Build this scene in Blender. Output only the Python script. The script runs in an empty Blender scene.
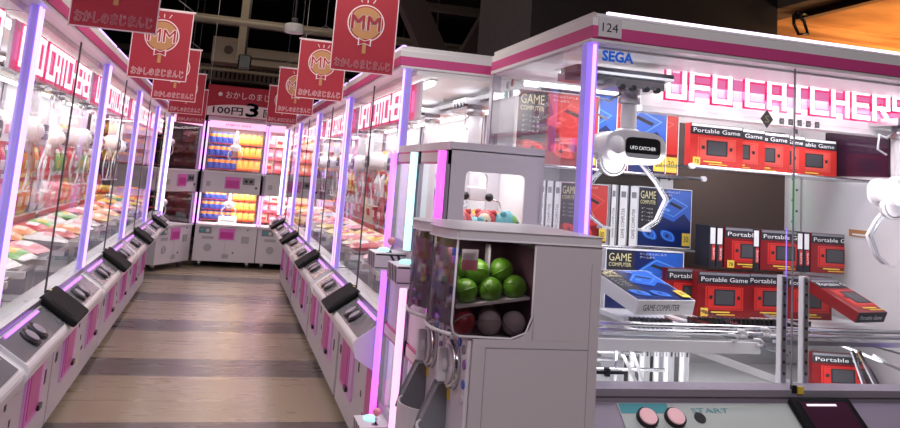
import bpy, bmesh, math, random
from mathutils import Vector, Matrix
random.seed(7)
COL = bpy.context.scene.collection
PI = math.pi
# ------------------------------------------------------------------ materials
MATS = {}
def mat(name, col=(0.8, 0.8, 0.8), rough=0.5, metal=0.0, emit=None, strength=0.0, spec=0.5, coat=0.0, var=0.06, nscale=14.0):
    if name in MATS: return MATS[name]
    m = bpy.data.materials.new(name); m.use_nodes = True
    nt = m.node_tree; b = nt.nodes['Principled BSDF']
    b.inputs['Base Color'].default_value = (*col, 1)
    b.inputs['Metallic'].default_value = metal
    b.inputs['Specular IOR Level'].default_value = spec
    b.inputs['Coat Weight'].default_value = coat
    n = nt.nodes.new('ShaderNodeTexNoise'); n.inputs['Scale'].default_value = nscale
    tc = nt.nodes.new('ShaderNodeTexCoord'); nt.links.new(tc.outputs['Object'], n.inputs['Vector'])
    mr = nt.nodes.new('ShaderNodeMapRange')
    mr.inputs['To Min'].default_value = max(0.02, rough-var); mr.inputs['To Max'].default_value = min(1, rough+var)
    nt.links.new(n.outputs['Fac'], mr.inputs['Value']); nt.links.new(mr.outputs['Result'], b.inputs['Roughness'])
    if emit:
        b.inputs['Emission Color'].default_value = (*emit, 1); b.inputs['Emission Strength'].default_value = strength
    MATS[name] = m; return m
def glass_mat(name, tint=(0.97, 0.98, 0.98), base=0.04, refl=0.5, rough=0.03, haze=0.0, hazecol=(0.8,0.8,0.85)):
    m = bpy.data.materials.new(name); m.use_nodes = True; nt = m.node_tree; nt.nodes.clear()
    out = nt.nodes.new('ShaderNodeOutputMaterial'); mix = nt.nodes.new('ShaderNodeMixShader')
    tr = nt.nodes.new('ShaderNodeBsdfTransparent'); tr.inputs['Color'].default_value = (*tint, 1)
    gl = nt.nodes.new('ShaderNodeBsdfGlossy'); gl.inputs['Roughness'].default_value = rough
    lw = nt.nodes.new('ShaderNodeLayerWeight'); lw.inputs['Blend'].default_value = 0.25
    mr = nt.nodes.new('ShaderNodeMapRange'); mr.inputs['To Min'].default_value = base; mr.inputs['To Max'].default_value = refl
    nt.links.new(lw.outputs['Fresnel'], mr.inputs['Value']); nt.links.new(mr.outputs['Result'], mix.inputs['Fac'])
    src = tr.outputs[0]
    if haze > 0:
        df = nt.nodes.new('ShaderNodeBsdfTranslucent'); df.inputs['Color'].default_value = (*hazecol, 1)
        m2 = nt.nodes.new('ShaderNodeMixShader'); m2.inputs['Fac'].default_value = haze
        nt.links.new(tr.outputs[0], m2.inputs[1]); nt.links.new(df.outputs[0], m2.inputs[2]); src = m2.outputs[0]
    nt.links.new(src, mix.inputs[1]); nt.links.new(gl.outputs[0], mix.inputs[2]); nt.links.new(mix.outputs[0], out.inputs[0])
    MATS[name] = m; return m
def em(name, col, s):
    return mat(name, tuple(min(.8, c*.5+.1) for c in col), .4, emit=col, strength=s)
mat('white', (0.78, 0.77, 0.80), .35); mat('white_bright', (0.9, 0.9, 0.9), .4)
mat('body', (0.66, 0.63, 0.68), .42); mat('lavender', (0.36, 0.32, 0.40), .38, .2); mat('grey', (0.40, 0.39, 0.42), .45)
mat('gacha_body', (0.64, 0.58, 0.64), .38); mat('gacha_light', (0.72, 0.68, 0.74), .38)
mat('tower_grey', (0.70, 0.66, 0.72), .4)
mat('midgrey', (0.22, 0.22, 0.25), .4); mat('darkgrey', (0.07, 0.07, 0.08), .4); mat('black', (0.012, 0.012, 0.014), .3)
mat('chrome', (0.75, 0.76, 0.8), .18, 1.0); mat('steel', (0.6, 0.6, 0.64), .3, .9); mat('dull_steel', (0.45, 0.45, 0.48), .4, .8)
mat('matte_black', (0.006, 0.006, 0.007), .6, spec=.15, var=.03)
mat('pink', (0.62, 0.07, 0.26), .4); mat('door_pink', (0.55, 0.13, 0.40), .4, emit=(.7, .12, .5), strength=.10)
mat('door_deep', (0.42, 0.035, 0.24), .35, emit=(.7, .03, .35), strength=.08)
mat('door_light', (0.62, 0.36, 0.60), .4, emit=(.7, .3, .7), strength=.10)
mat('console_top', (0.30, 0.30, 0.34), .25, .5); mat('teal', (0.05, 0.35, 0.40), .35); mat('panel_white', (0.55, 0.60, 0.58), .3)
mat('btn_pink', (0.75, 0.45, 0.48), .3, emit=(.9, .5, .55), strength=.25)
mat('screen', (0.06, 0.02, 0.04), .12); mat('screen_light', (0.8, 0.6, 0.7), .3, emit=(.9, .75, .85), strength=.9)
mat('yellow', (0.85, 0.62, 0.08), .5); mat('ink', (0.02, 0.02, 0.03), .5); mat('paper', (0.82, 0.82, 0.84), .6)
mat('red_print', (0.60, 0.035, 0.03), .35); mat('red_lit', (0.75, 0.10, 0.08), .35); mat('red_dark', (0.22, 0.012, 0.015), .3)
mat('blue_print', (0.03, 0.13, 0.60), .3); mat('blue_light', (0.12, 0.38, 0.95), .3); mat('blue_dark', (0.008, 0.02, 0.12), .3)
mat('cream', (0.85, 0.78, 0.45), .5); mat('gold', (0.72, 0.42, 0.10), .45); mat('sega_blue', (0.01, 0.12, 0.55), .4, emit=(0, .15, .7), strength=.3)
mat('brown_wall', (0.085, 0.06, 0.05), .5); mat('purple_window', (0.035, 0.012, 0.03), .12)
mat('maroon', (0.20, 0.10, 0.13), .4)
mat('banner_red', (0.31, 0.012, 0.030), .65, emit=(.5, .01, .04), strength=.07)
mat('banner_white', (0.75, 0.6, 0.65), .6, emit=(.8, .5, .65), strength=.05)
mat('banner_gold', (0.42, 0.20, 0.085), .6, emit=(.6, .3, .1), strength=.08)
mat('beam', (0.14, 0.11, 0.09), .7); mat('ceil_dark', (0.018, 0.015, 0.015), .9); mat('duct', (0.30, 0.25, 0.19), .6); mat('ac_cream', (0.55, 0.47, 0.36), .6)
mat('soffit', (0.014, 0.008, 0.012), .7); mat('truss', (0.035, 0.018, 0.018), .7)
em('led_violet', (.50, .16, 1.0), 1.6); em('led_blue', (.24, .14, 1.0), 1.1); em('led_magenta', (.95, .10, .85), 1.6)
em('led_white', (1.0, .78, 1.0), 2.2); em('led_lilac', (.62, .38, 1.0), 1.9); em('led_warm', (1.0, .98, .80), 3.2)
em('led_cyan', (.45, .95, .98), 1.7); em('led_pinkwhite', (1.0, .45, .80), 1.5); mat('post_glow', (.30, .26, .50), .35, emit=(.34, .22, 1.0), strength=.38)
em('tube', (1, 1, 1), 4.0); em('led_hot', (.90, .35, 1.0), 1.8)
em('neon_white', (1.0, .90, .95), 1.3); em('neon_pink', (.85, .02, .20), .62); em('neon_fill', (.95, .22, .52), .6)
em('reflection_green', (.1, .9, .3), .9)
em('pad_cyan', (.35, .9, .85), 1.2); em('lit_white', (1, 1, 1), .9); em('sign_glow', (1, .97, .98), .35)
em('pink_header', (1.0, .45, .68), 1.3)
glass_mat('glass'); glass_mat('glass_side', (0.95, 0.95, 0.98), .04, .25, haze=.02, hazecol=(.8, .8, .95))
glass_mat('acrylic', (0.86, 0.9, 0.93), .12, .7, .08); glass_mat('smoke_glass', (.62, .56, .60), .12, .8)
glass_mat('bin_glass', (.80, .74, .84), .10, .7)
for nm, c in dict(p_red=(.60, .05, .06), p_pink=(.80, .30, .36), p_cream=(.80, .66, .48), p_yellow=(.82, .58, .10), p_green=(.20, .48, .12),
                  p_orange=(.80, .27, .06), p_blue=(.05, .10, .45), p_white=(.8, .76, .76), p_teal=(.15, .5, .55), p_purple=(.3, .12, .45)).items():
    mat(nm, c, .35, coat=.2)
mat('capsule_green', (.12, .32, .02), .3, coat=.3); mat('capsule_clear', (.55, .50, .50), .2); mat('capsule_red', (.4, .05, .06), .3)

# wood wall
def wood_mat():
    m = mat('wood_wall', (.4, .2, .08), .5); nt = m.node_tree; b = nt.nodes['Principled BSDF']
    tc = nt.nodes.new('ShaderNodeTexCoord'); mp = nt.nodes.new('ShaderNodeMapping'); mp.inputs['Scale'].default_value = (.6, 1, 9)
    n = nt.nodes.new('ShaderNodeTexNoise'); n.inputs['Scale'].default_value = 2.5; n.inputs['Detail'].default_value = 6
    cr = nt.nodes.new('ShaderNodeValToRGB'); cr.color_ramp.elements[0].color = (.30, .12, .035, 1); cr.color_ramp.elements[1].color = (.62, .30, .10, 1)
    cr.color_ramp.elements[0].position = .35; cr.color_ramp.elements[1].position = .65
    nt.links.new(tc.outputs['Object'], mp.inputs['Vector']); nt.links.new(mp.outputs['Vector'], n.inputs['Vector'])
    nt.links.new(n.outputs['Fac'], cr.inputs['Fac']); nt.links.new(cr.outputs['Color'], b.inputs['Base Color'])
wood_mat()
def floor_mat():
    m = mat('floor_planks', (.3, .25, .2), .3); nt = m.node_tree; b = nt.nodes['Principled BSDF']
    for l in list(nt.links):
        if l.to_socket == b.inputs['Roughness']: nt.links.remove(l)
    geo = nt.nodes.new('ShaderNodeNewGeometry'); sep = nt.nodes.new('ShaderNodeSeparateXYZ'); nt.links.new(geo.outputs['Position'], sep.inputs[0])
    def math_(op, a, bb):
        n = nt.nodes.new('ShaderNodeMath'); n.operation = op
        for i, v in enumerate((a, bb)):
            if isinstance(v, (int, float)): n.inputs[i].default_value = v
            elif v is not None: nt.links.new(v, n.inputs[i])
        return n.outputs[0]
    y = math_('SUBTRACT', sep.outputs['Y'], 5.12 - 1.57*6)
    ph = math_('MODULO', y, 1.57)
    dark = math_('GREATER_THAN', ph, 1.045)
    row = math_('FLOOR', math_('DIVIDE', y, .5233), 0)
    # plank variation: long cells along X
    cx = math_('FLOOR', math_('ADD', math_('DIVIDE', sep.outputs['X'], 1.25), math_('MULTIPLY', row, .37)), 0)
    comb = nt.nodes.new('ShaderNodeCombineXYZ'); nt.links.new(cx, comb.inputs[0]); nt.links.new(row, comb.inputs[1])
    wn = nt.nodes.new('ShaderNodeTexWhiteNoise'); nt.links.new(comb.outputs[0], wn.inputs['Vector'])
    mp = nt.nodes.new('ShaderNodeMapping'); mp.inputs['Scale'].default_value = (1.2, 7, 1); nt.links.new(geo.outputs['Position'], mp.inputs['Vector'])
    n = nt.nodes.new('ShaderNodeTexNoise'); n.inputs['Scale'].default_value = 1.6; n.inputs['Detail'].default_value = 4; nt.links.new(mp.outputs[0], n.inputs['Vector'])
    mx = nt.nodes.new('ShaderNodeMix'); mx.data_type = 'RGBA'; mx.inputs['A'].default_value = (.40, .325, .235, 1); mx.inputs['B'].default_value = (.155, .135, .120, 1)
    nt.links.new(dark, mx.inputs['Factor'])
    k = math_('ADD', math_('MULTIPLY', n.outputs['Fac'], .26), math_('MULTIPLY', wn.outputs['Value'], .14)); k = math_('ADD', k, .80)
    vm = nt.nodes.new('ShaderNodeVectorMath'); vm.operation = 'SCALE'; nt.links.new(mx.outputs['Result'], vm.inputs[0]); nt.links.new(k, vm.inputs['Scale'])
    nt.links.new(vm.outputs[0], b.inputs['Base Color'])
    r = math_('ADD', math_('MULTIPLY', n.outputs['Fac'], .18), .20); nt.links.new(r, b.inputs['Roughness'])
    bp = nt.nodes.new('ShaderNodeBump'); bp.inputs['Strength'].default_value = .05; bp.inputs['Distance'].default_value = .01
    nt.links.new(n.outputs['Fac'], bp.inputs['Height']); nt.links.new(bp.outputs[0], b.inputs['Normal'])
floor_mat()

# ------------------------------------------------------------------ mesh builder
TXT = {}
def text_tris(s):
    if s in TXT: return TXT[s]
    cu = bpy.data.curves.new('lettering', 'FONT'); cu.body = s; cu.size = 1; cu.resolution_u = 2; cu.align_x = 'LEFT'
    o = bpy.data.objects.new('lettering', cu); COL.objects.link(o)
    dg = bpy.context.evaluated_depsgraph_get(); dg.update()
    me = bpy.data.meshes.new_from_object(o.evaluated_get(dg))
    vs = [v.co.copy() for v in me.vertices]; fs = [tuple(p.vertices) for p in me.polygons]
    bpy.data.objects.remove(o); bpy.data.meshes.remove(me); bpy.data.curves.remove(cu)
    if vs:
        x0 = min(v.x for v in vs); x1 = max(v.x for v in vs); y0 = min(v.y for v in vs); y1 = max(v.y for v in vs)
    else: x0 = x1 = y0 = y1 = 0
    TXT[s] = (vs, fs, x0, x1, y0, y1); return TXT[s]
class MB:
    def __init__(s): s.v = []; s.f = []; s.m = []; s.sm = []; s.names = []
    def mi(s, n):
        if n not in s.names: s.names.append(n)
        return s.names.index(n)
    def add(s, vs, fs, m, smooth=False):
        o = len(s.v); s.v += [Vector(v) for v in vs]; k = s.mi(m)
        for f in fs: s.f.append(tuple(i+o for i in f)); s.m.append(k); s.sm.append(smooth)
    def box(s, x0, x1, y0, y1, z0, z1, m, M=None):
        vs = [Vector((x, y, z)) for x in (x0, x1) for y in (y0, y1) for z in (z0, z1)]
        if M: vs = [M @ v for v in vs]
        s.add(vs, [(0,1,3,2), (4,6,7,5), (0,4,5,1), (2,3,7,6), (0,2,6,4), (1,5,7,3)], m); return s
    def quad(s, a, b, c, d, m): s.add([a, b, c, d], [(0,1,2,3)], m); return s
    def poly(s, pts, m): s.add(pts, [tuple(range(len(pts)))], m); return s
    def prism(s, prof, axis, a0, a1, m, smooth=False):
        # prof 2D points; axis x: (y,z), y: (x,z), z: (x,y)
        def P(p, a): return (a, p[0], p[1]) if axis == 'x' else ((p[0], a, p[1]) if axis == 'y' else (p[0], p[1], a))
        n = len(prof); vs = [P(p, a0) for p in prof] + [P(p, a1) for p in prof]
        fs = [(i, (i+1) % n, n+(i+1) % n, n+i) for i in range(n)]
        s.add(vs, fs, m, smooth); s.add(vs, [tuple(range(n)), tuple(range(2*n-1, n-1, -1))], m); return s
    def cyl(s, p0, p1, r, m, n=16, r2=None, caps=True):
        p0 = Vector(p0); p1 = Vector(p1); r2 = r if r2 is None else r2
        d = (p1-p0).normalized(); a = d.orthogonal().normalized(); b = d.cross(a)
        vs = [p0+(a*math.cos(2*PI*i/n)+b*math.sin(2*PI*i/n))*r for i in range(n)] + [p1+(a*math.cos(2*PI*i/n)+b*math.sin(2*PI*i/n))*r2 for i in range(n)]
        s.add(vs, [(i, (i+1) % n, n+(i+1) % n, n+i) for i in range(n)], m, True)
        if caps: s.add(vs, [tuple(range(n-1, -1, -1)), tuple(range(n, 2*n))], m)
        return s
    def ring(s, c, d, r0, r1, m, n=24, h=.004):
        # flat ring (annulus) facing d
        c = Vector(c); d = Vector(d).normalized(); a = d.orthogonal().normalized(); b = d.cross(a)
        vs = []
        for r in (r0, r1):
            vs += [c+(a*math.cos(2*PI*i/n)+b*math.sin(2*PI*i/n))*r for i in range(n)]
        s.add(vs, [(i, (i+1) % n, n+(i+1) % n, n+i) for i in range(n)], m); return s
    def disc(s, c, d, r, m, n=24, sx=1, up=None):
        c = Vector(c); d = Vector(d).normalized(); a = d.orthogonal().normalized(); b = d.cross(a)
        s.add([c+(a*math.cos(2*PI*i/n)+b*math.sin(2*PI*i/n))*r for i in range(n)], [tuple(range(n))], m); return s
    def sph(s, c, r, m, sc=(1, 1, 1), n=16, k=10, M=None, z0=-1, z1=1):
        c = Vector(c); vs = []; fs = []
        for j in range(k+1):
            t = -PI/2 + PI*j/k; zz = math.sin(t)
            for i in range(n):
                v = Vector((math.cos(t)*math.cos(2*PI*i/n)*r*sc[0], math.cos(t)*math.sin(2*PI*i/n)*r*sc[1], zz*r*sc[2]))
                if M: v = M @ v
                vs.append(c+v)
        for j in range(k):
            for i in range(n): fs.append((j*n+i, j*n+(i+1) % n, (j+1)*n+(i+1) % n, (j+1)*n+i))
        s.add(vs, fs, m, True); return s
    def tube(s, pts, r, m, n=8):
        pts = [Vector(p) for p in pts]; prev = None; rings = []
        for i, p in enumerate(pts):
            d = ((pts[min(i+1, len(pts)-1)]-pts[max(i-1, 0)])).normalized()
            a = d.orthogonal().normalized() if prev is None else (prev - d*prev.dot(d)).normalized()
            prev = a; b = d.cross(a)
            rings.append([p+(a*math.cos(2*PI*j/n)+b*math.sin(2*PI*j/n))*r for j in range(n)])
        vs = [v for R_ in rings for v in R_]; fs = []
        for i in range(len(pts)-1):
            for j in range(n): fs.append((i*n+j, i*n+(j+1) % n, (i+1)*n+(j+1) % n, (i+1)*n+j))
        s.add(vs, fs, m, True); s.add(vs, [tuple(range(n-1, -1, -1)), tuple(range((len(pts)-1)*n, len(pts)*n))], m); return s
    def text(s, t, org, right, up, w, h, m, center=False, thick=0.0):
        # fit the string into a w x h box whose lower-left corner is org
        vs, fs, x0, x1, y0, y1 = text_tris(t)
        if not vs: return s
        org = Vector(org); right = Vector(right).normalized(); up = Vector(up).normalized()
        sx = w/max(1e-6, x1-x0); sy = h/max(1e-6, y1-y0)
        offs = [(0, 0)] if thick == 0 else [(thick*math.cos(a*PI/3), thick*math.sin(a*PI/3)) for a in range(6)]
        for ox, oy in offs:
            s.add([org+right*((v.x-x0)*sx+ox)+up*((v.y-y0)*sy+oy) for v in vs], fs, m)
        return s
    def build(s, name, parent=None, bevel=0, seg=2, smooth=False):
        me = bpy.data.meshes.new(name); me.from_pydata([tuple(v) for v in s.v], [], s.f)
        for n in s.names: me.materials.append(MATS[n])
        me.polygons.foreach_set('material_index', s.m); me.polygons.foreach_set('use_smooth', [bool(a) for a in s.sm])
        bm = bmesh.new(); bm.from_mesh(me)
        bmesh.ops.remove_doubles(bm, verts=bm.verts, dist=1e-6)
        bm.to_mesh(me); bm.free(); me.update()
        o = bpy.data.objects.new(name, me); COL.objects.link(o)
        if parent is not None: o.parent = parent
        if bevel:
            b = o.modifiers.new('bevel', 'BEVEL'); b.width = bevel; b.segments = seg; b.limit_method = 'ANGLE'; b.angle_limit = 0.7
        return o
def tag(o, label=None, cat=None, group=None, kind=None):
    if label: o['label'] = label
    if cat: o['category'] = cat
    if group: o['group'] = group
    if kind: o['kind'] = kind
    return o
def empty(name, loc=(0, 0, 0), rz=0):
    o = bpy.data.objects.new(name, None); COL.objects.link(o); o.location = loc; o.rotation_euler = (0, 0, rz); o.empty_display_size = .1
    return o
def dup(o, parent=None, loc=None, rz=None, label=None, group=None):
    c = o.copy(); COL.objects.link(c)
    if parent is not None: c.parent = parent
    for ch in list(o.children): dup(ch, c)
    if loc is not None: c.location = loc
    if rz is not None: c.rotation_euler = (0, 0, rz)
    if label: c['label'] = label
    if group: c['group'] = group
    return c
def area(name, loc, size, energy, col=(1, 1, 1), rot=(0, 0, 0), parent=None):
    l = bpy.data.lights.new(name, 'AREA'); l.shape = 'RECTANGLE'; l.size = size[0]; l.size_y = size[1]; l.energy = energy; l.color = col
    o = bpy.data.objects.new(name, l); COL.objects.link(o); o.location = loc; o.rotation_euler = rot
    if parent is not None: o.parent = parent
    return o

# ------------------------------------------------------------------ the room
def room():
    S = lambda mb, n: tag(mb.build(n), kind='structure')
    S(MB().box(-7, 9, -3, 17, -.1, 0, 'floor_planks'), 'floor')
    S(MB().box(-7, 9, -3, 17, 4.4, 4.5, 'ceil_dark'), 'ceiling')
    S(MB().box(-7, 9, 17, 17.1, -.1, 4.5, 'soffit'), 'wall_back')
    S(MB().box(-7.1, -7, -3, 17.1, -.1, 4.5, 'soffit'), 'wall_left')
    S(MB().box(9, 9.1, -3, 17.1, -.1, 4.5, 'soffit'), 'wall_right')
    S(MB().box(-7.1, 9.1, -3.1, -3, -.1, 4.5, 'soffit'), 'wall_front')
    # dark boxed soffit above the numbered machine, and the lit timber wall to its right
    S(MB().box(1.87, 3.80, 5.0, 6.2, 2.25, 4.4, 'soffit'), 'trim_1')
    w = MB(); w.box(3.80, 9.0, 5.4, 5.5, 0, 4.4, 'wood_wall'); S(w, 'wall_timber')
    S(MB().box(3.80, 4.05, 2.0, 5.4, 2.93, 3.0, 'beam'), 'trim_2'); S(MB().box(4.05, 9.0, 2.0, 5.4, 2.96, 3.0, 'wood_wall'), 'ceiling_timber')
    # slanted roof struts
    m = MB()
    for (x0, z0, x1, z1, w_) in ((1.35, 3.9, 2.15, 2.45, .13), (2.95, 3.9, 2.25, 2.45, .17)):
        d = Vector((x1-x0, 0, z1-z0)); n = Vector((-d.z, 0, d.x)).normalized()*w_
        m.prism([(x0-n.x, z0-n.z), (x0+n.x, z0+n.z), (x1+n.x, z1+n.z), (x1-n.x, z1-n.z)], 'y', 8.0, 8.2, 'truss')
    m.box(.9, 3.2, 8.0, 8.2, 3.9, 4.4, 'truss')
    S(m, 'beam_1')
    # exposed ceiling beams running across the aisle
    k = 2
    for (y, z, h, mt) in ((8.6, 3.75, .07, 'beam'), (9.8, 3.62, .10, 'beam'), (11.0, 3.36, .07, 'duct'), (12.4, 3.55, .12, 'beam'), (14.8, 3.30, .10, 'beam'), (14.6, 2.92, .12, 'beam')):
        S(MB().box(-6.9, 6.5, y, y+.12, z, z+h, mt), 'beam_%d' % k); k += 1
    S(MB().box(-.02, .10, 11.8, 11.9, 2.95, 4.4, 'duct'), 'beam_%d' % k); k += 1
room()
track = empty('light_track', (4.02, 4.9, 2.93))
MB().box(-.03, .03, -2.6, .15, -.05, .0, 'black').build('rail', track)
MB().tube([(-.03, 0, -.03), (-.14, 0, -.04)], .014, 'black').build('bracket', track)
MB().tube([(-.16, 0, -.05), (-.18, -.03, -.13), (-.14, -.03, -.20), (-.06, -.03, -.19), (-.07, 0, -.09), (-.12, 0, -.05)], .012, 'black').build('cable_clip', track)
tag(track, 'black ceiling light track running beside the orange timber ceiling', 'light track')

# ceiling services
def services():
    ac = empty('ceiling_air_conditioner', (.55, 13.2, 3.05)); tag(ac, 'long cream air conditioning duct box with a round vent at each end', 'air conditioner')
    b = MB(); b.box(-.95, -.45, -.2, .3, .0, .40, 'ac_cream'); b.box(-.45, 1.0, -.15, .3, 0, .28, 'ac_cream'); b.build('housing', ac, .01)
    for x in (-.70, .72):
        v = MB(); v.cyl((x, -.205, .2), (x, -.17, .2), .11, 'beam', 20); v.ring((x, -.208, .2), (0, -1, 0), .07, .11, 'ac_cream', 20); v.build('vent', ac)
    b = MB(); b.box(-.4, .6, -.17, -.152, .10, .13, 'beam'); b.build('slot', ac)
    g = empty('slotted_air_duct', (.2, 14.0, 2.86)); tag(g, 'dim slotted grey duct running across below the cream air conditioner', 'duct')
    b = MB(); b.box(-2.2, 2.6, 0, .3, 0, .26, 'duct')
    b.build('duct_body', g)
    b = MB()
    for i in range(60): b.box(-2.1+i*.075, -2.07+i*.075, -.006, 0, .04, .22, 'ceil_dark')
    b.build('slots', g); q = MB(); [q.tube([(x_, .15, .25), (x_, .15, 1.55)], .012, 'beam', 5) for x_ in (-1.8, 2.3)]; q.build('hanger', g)
    p = MB()
    p.tube([(-4, 9.4, 3.95), (5, 9.4, 3.9)], .05, 'beam'); [p.tube([(x_, 9.4, 3.92), (x_, 9.4, 4.41)], .01, 'beam', 5) for x_ in (-3, -1.4, 2.6, 4.5)]; tag(p.build('water_pipe'), 'dark pipe high above the aisle in front of the other pipes', 'pipe')
    p = MB(); p.tube([(-4, 10.6, 3.3), (5, 10.6, 3.28)], .035, 'duct'); [p.tube([(x_, 10.6, 3.29), (x_, 10.6, 4.41)], .01, 'beam', 5) for x_ in (-3, -1.4, 2.6, 4.5)]; tag(p.build('water_pipe'), 'pale thin pipe crossing above the white hanging canister', 'pipe')
    p = MB(); p.tube([(-4, 12.9, 2.93), (5, 12.9, 2.90)], .03, 'duct'); [p.tube([(x_, 12.9, 2.91), (x_, 12.9, 4.41)], .01, 'beam', 5) for x_ in (-3, -1.4, 2.6, 4.5)]; tag(p.build('water_pipe'), 'thin pale pipe crossing just above the red 100 yen banner', 'pipe')
    p = MB(); p.tube([(-.35, 5, 4.1), (-.35, 13, 4.1)], .04, 'beam'); [p.tube([(-.35, y_, 4.1), (-.35, y_, 4.41)], .01, 'beam', 5) for y_ in (6, 9)]; tag(p.build('water_pipe'), 'dark pipe running lengthwise along the aisle ceiling', 'pipe')
    pr = empty('ceiling_speaker', (.57, 9.0, 2.98)); tag(pr, 'small white round canister hanging from the ceiling on a dark rod', 'ceiling speaker')
    MB().cyl((0, 0, 0), (0, 0, .10), .105, 'white', 24).build('canister', pr, .01)
    q = MB(); q.cyl((0, 0, .10), (0, 0, 1.42), .012, 'darkgrey', 8); q.cyl((0, 0, .10), (0, 0, .17), .035, 'darkgrey', 10); q.build('rod', pr)
    sp = empty('hanging_projector', (.10, 11.5, 2.80)); tag(sp, 'small black device hanging under the vertical pole above the aisle', 'device')
    q = MB(); q.box(-.09, .09, -.09, .09, 0, .20, 'black'); q.build('housing', sp, .02)
    MB().cyl((0, 0, .2), (0, 0, 1.6), .015, 'darkgrey', 8).build('rod', sp)
services()

# ------------------------------------------------------------------ hanging banners
def banner_print(b, w, h, y):
    # lollipop emblem with two Ms, drawn on the plane y facing -y, origin at the top centre
    c = Vector((0, y, -.37*h/.49*.5)); c = Vector((0, y, -.185))
    b.disc(c, (0, -1, 0), .118, 'banner_white', 32); b.disc(c+Vector((0, -.001, 0)), (0, -1, 0), .110, 'banner_red', 32)
    b.disc(c+Vector((0, -.002, 0)), (0, -1, 0), .102, 'banner_gold', 32)
    b.text('MM', c+Vector((-.092, -.003, -.045)), (1, 0, 0), (0, 0, 1), .184, .092, 'banner_white', thick=.006)
    b.text('MM', c+Vector((-.092, -.004, -.045)), (1, 0, 0), (0, 0, 1), .184, .092, 'banner_red')
    z = c.z-.125
    for s in (-1, 1):
        b.poly([(0, y-.005, z+.012), (s*.042, y-.005, z+.03), (s*.042, y-.005, z-.022), (0, y-.005, z-.006)], 'banner_white')
        b.poly([(0, y-.006, z+.008), (s*.034, y-.006, z+.021), (s*.034, y-.006, z-.014), (0, y-.006, z-.002)], 'banner_red')
    b.poly([(-.012, y-.004, z), (.012, y-.004, z), (.012, y-.004, z-.07), (-.012, y-.004, z-.07)], 'banner_gold')
    for x, a in ((-.035, .15), (0, 0), (.035, -.15)):
        b.poly([(x-.003-a*.1, y-.002, -.028), (x+.003-a*.1, y-.002, -.028), (x+.003, y-.002, -.055), (x-.003, y-.002, -.055)], 'banner_white')
    b.text('おかしのまじまんじ', (-w/2+.025, y-.003, -h+.025), (1, 0, 0), (0, 0, 1), w-.05, .052, 'banner_white', thick=.0022)
    b.text('おかしのまじまんじ', (-w/2+.025, y-.004, -h+.025), (1, 0, 0), (0, 0, 1), w-.05, .052, 'banner_red')
def make_banner():
    w, h = .40, .50
    r = empty('hanging_banner')
    b = MB(); b.box(-w/2, w/2, -.002, .002, -h, 0, 'banner_red')
    for (x0, x1, z0, z1) in ((-w/2, w/2, -.006, 0), (-w/2, w/2, -h, -h+.006), (-w/2, -w/2+.006, -h, 0), (w/2-.006, w/2, -h, 0)):
        b.box(x0, x1, -.0028, .0028, z0, z1, 'banner_white')
    banner_print(b, w, h, -.0035)
    b.build('banner_cloth', r)
    MB().tube([(-w/2-.012, 0, .004), (w/2+.012, 0, .004)], .006, 'banner_white').build('rod', r)
    q = MB(); q.tube([(-w/2, 0, .01), (-.0, 0, .14)], .0012, 'grey', 4); q.tube([(w/2, 0, .01), (.0, 0, .14)], .0012, 'grey', 4); q.tube([(0, 0, .14), (0, 0, 2.85)], .0012, 'grey', 4)
    q.build('string', r)
    for ch in r.children: ch.data.transform(Matrix.Scale(.75, 4))
    return r
ban = make_banner()
spots = [(-.444, 3.08, 2.315, 'red hanging banner on the left, its top cut off by the picture edge'),
         (-.400, 4.50, 2.281, 'red MM lollipop banner on the left, second in its row, in full view'),
         (-.405, 6.00, 2.280, 'red MM lollipop banner on the left, third in its row'),
         (-.405, 7.70, 2.285, 'red MM lollipop banner on the left, fourth in its row'),
         (-.415, 9.20, 2.270, 'red MM lollipop banner on the left, last of its row near the 100 yen banner'),
         (.565, 3.72, 2.338, 'red MM lollipop banner on the right, nearest and largest of its row'),
         (.524, 5.14, 2.314, 'red MM lollipop banner on the right, second in its row'),
         (.496, 6.73, 2.310, 'red MM lollipop banner on the right, third in its row'),
         (.496, 8.30, 2.305, 'red MM lollipop banner on the right, last of its row')]
for i, (x, y, z, lb) in enumerate(spots):
    o = ban if i == 0 else dup(ban); o.location = (x, y, z); o.rotation_euler = (0, 0, 0)
    tag(o, lb, 'banner', 'red lollipop banners hung over the aisle')
bb = empty('promotion_banner', (.26, 12.15, 2.16)); tag(bb, 'wide red banner reading 100 yen 3 times above the end machines', 'banner')
b = MB(); b.box(-.62, .75, 0, .01, 0, .45, 'banner_red')
pts = [(-.60+1.3*i/20, -.002, .02+.14*math.sin(PI*min(1, max(0, (i+2)/20*.85+.02)))**.4*1.2) for i in range(21)]
b.poly([(-.60, -.002, .005)]+pts+[(.72, -.002, .005)], 'banner_white')
b.text('おかしのまじまんじ', (-.36, -.003, .27), (1, 0, 0), (0, 0, 1), .95, .10, 'banner_white')
b.text('100円', (-.52, -.004, .035), (1, 0, 0), (0, 0, 1), .42, .11, 'ink', thick=.003)
b.text('3', (-.05, -.004, .03), (1, 0, 0), (0, 0, 1), .17, .19, 'blue_dark', thick=.008)
b.text('回', (.20, -.004, .035), (1, 0, 0), (0, 0, 1), .11, .11, 'ink', thick=.003)
b.disc((-.44, -.003, .32), (0, -1, 0), .03, 'banner_white', 12)
b.build('banner_cloth', bb)
q = MB(); q.tube([(-.6, 0, .45), (-.6, 0, 2.2)], .004, 'white', 5); q.tube([(.7, 0, .45), (.7, 0, 2.2)], .004, 'white', 5); q.build('string', bb)

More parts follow.
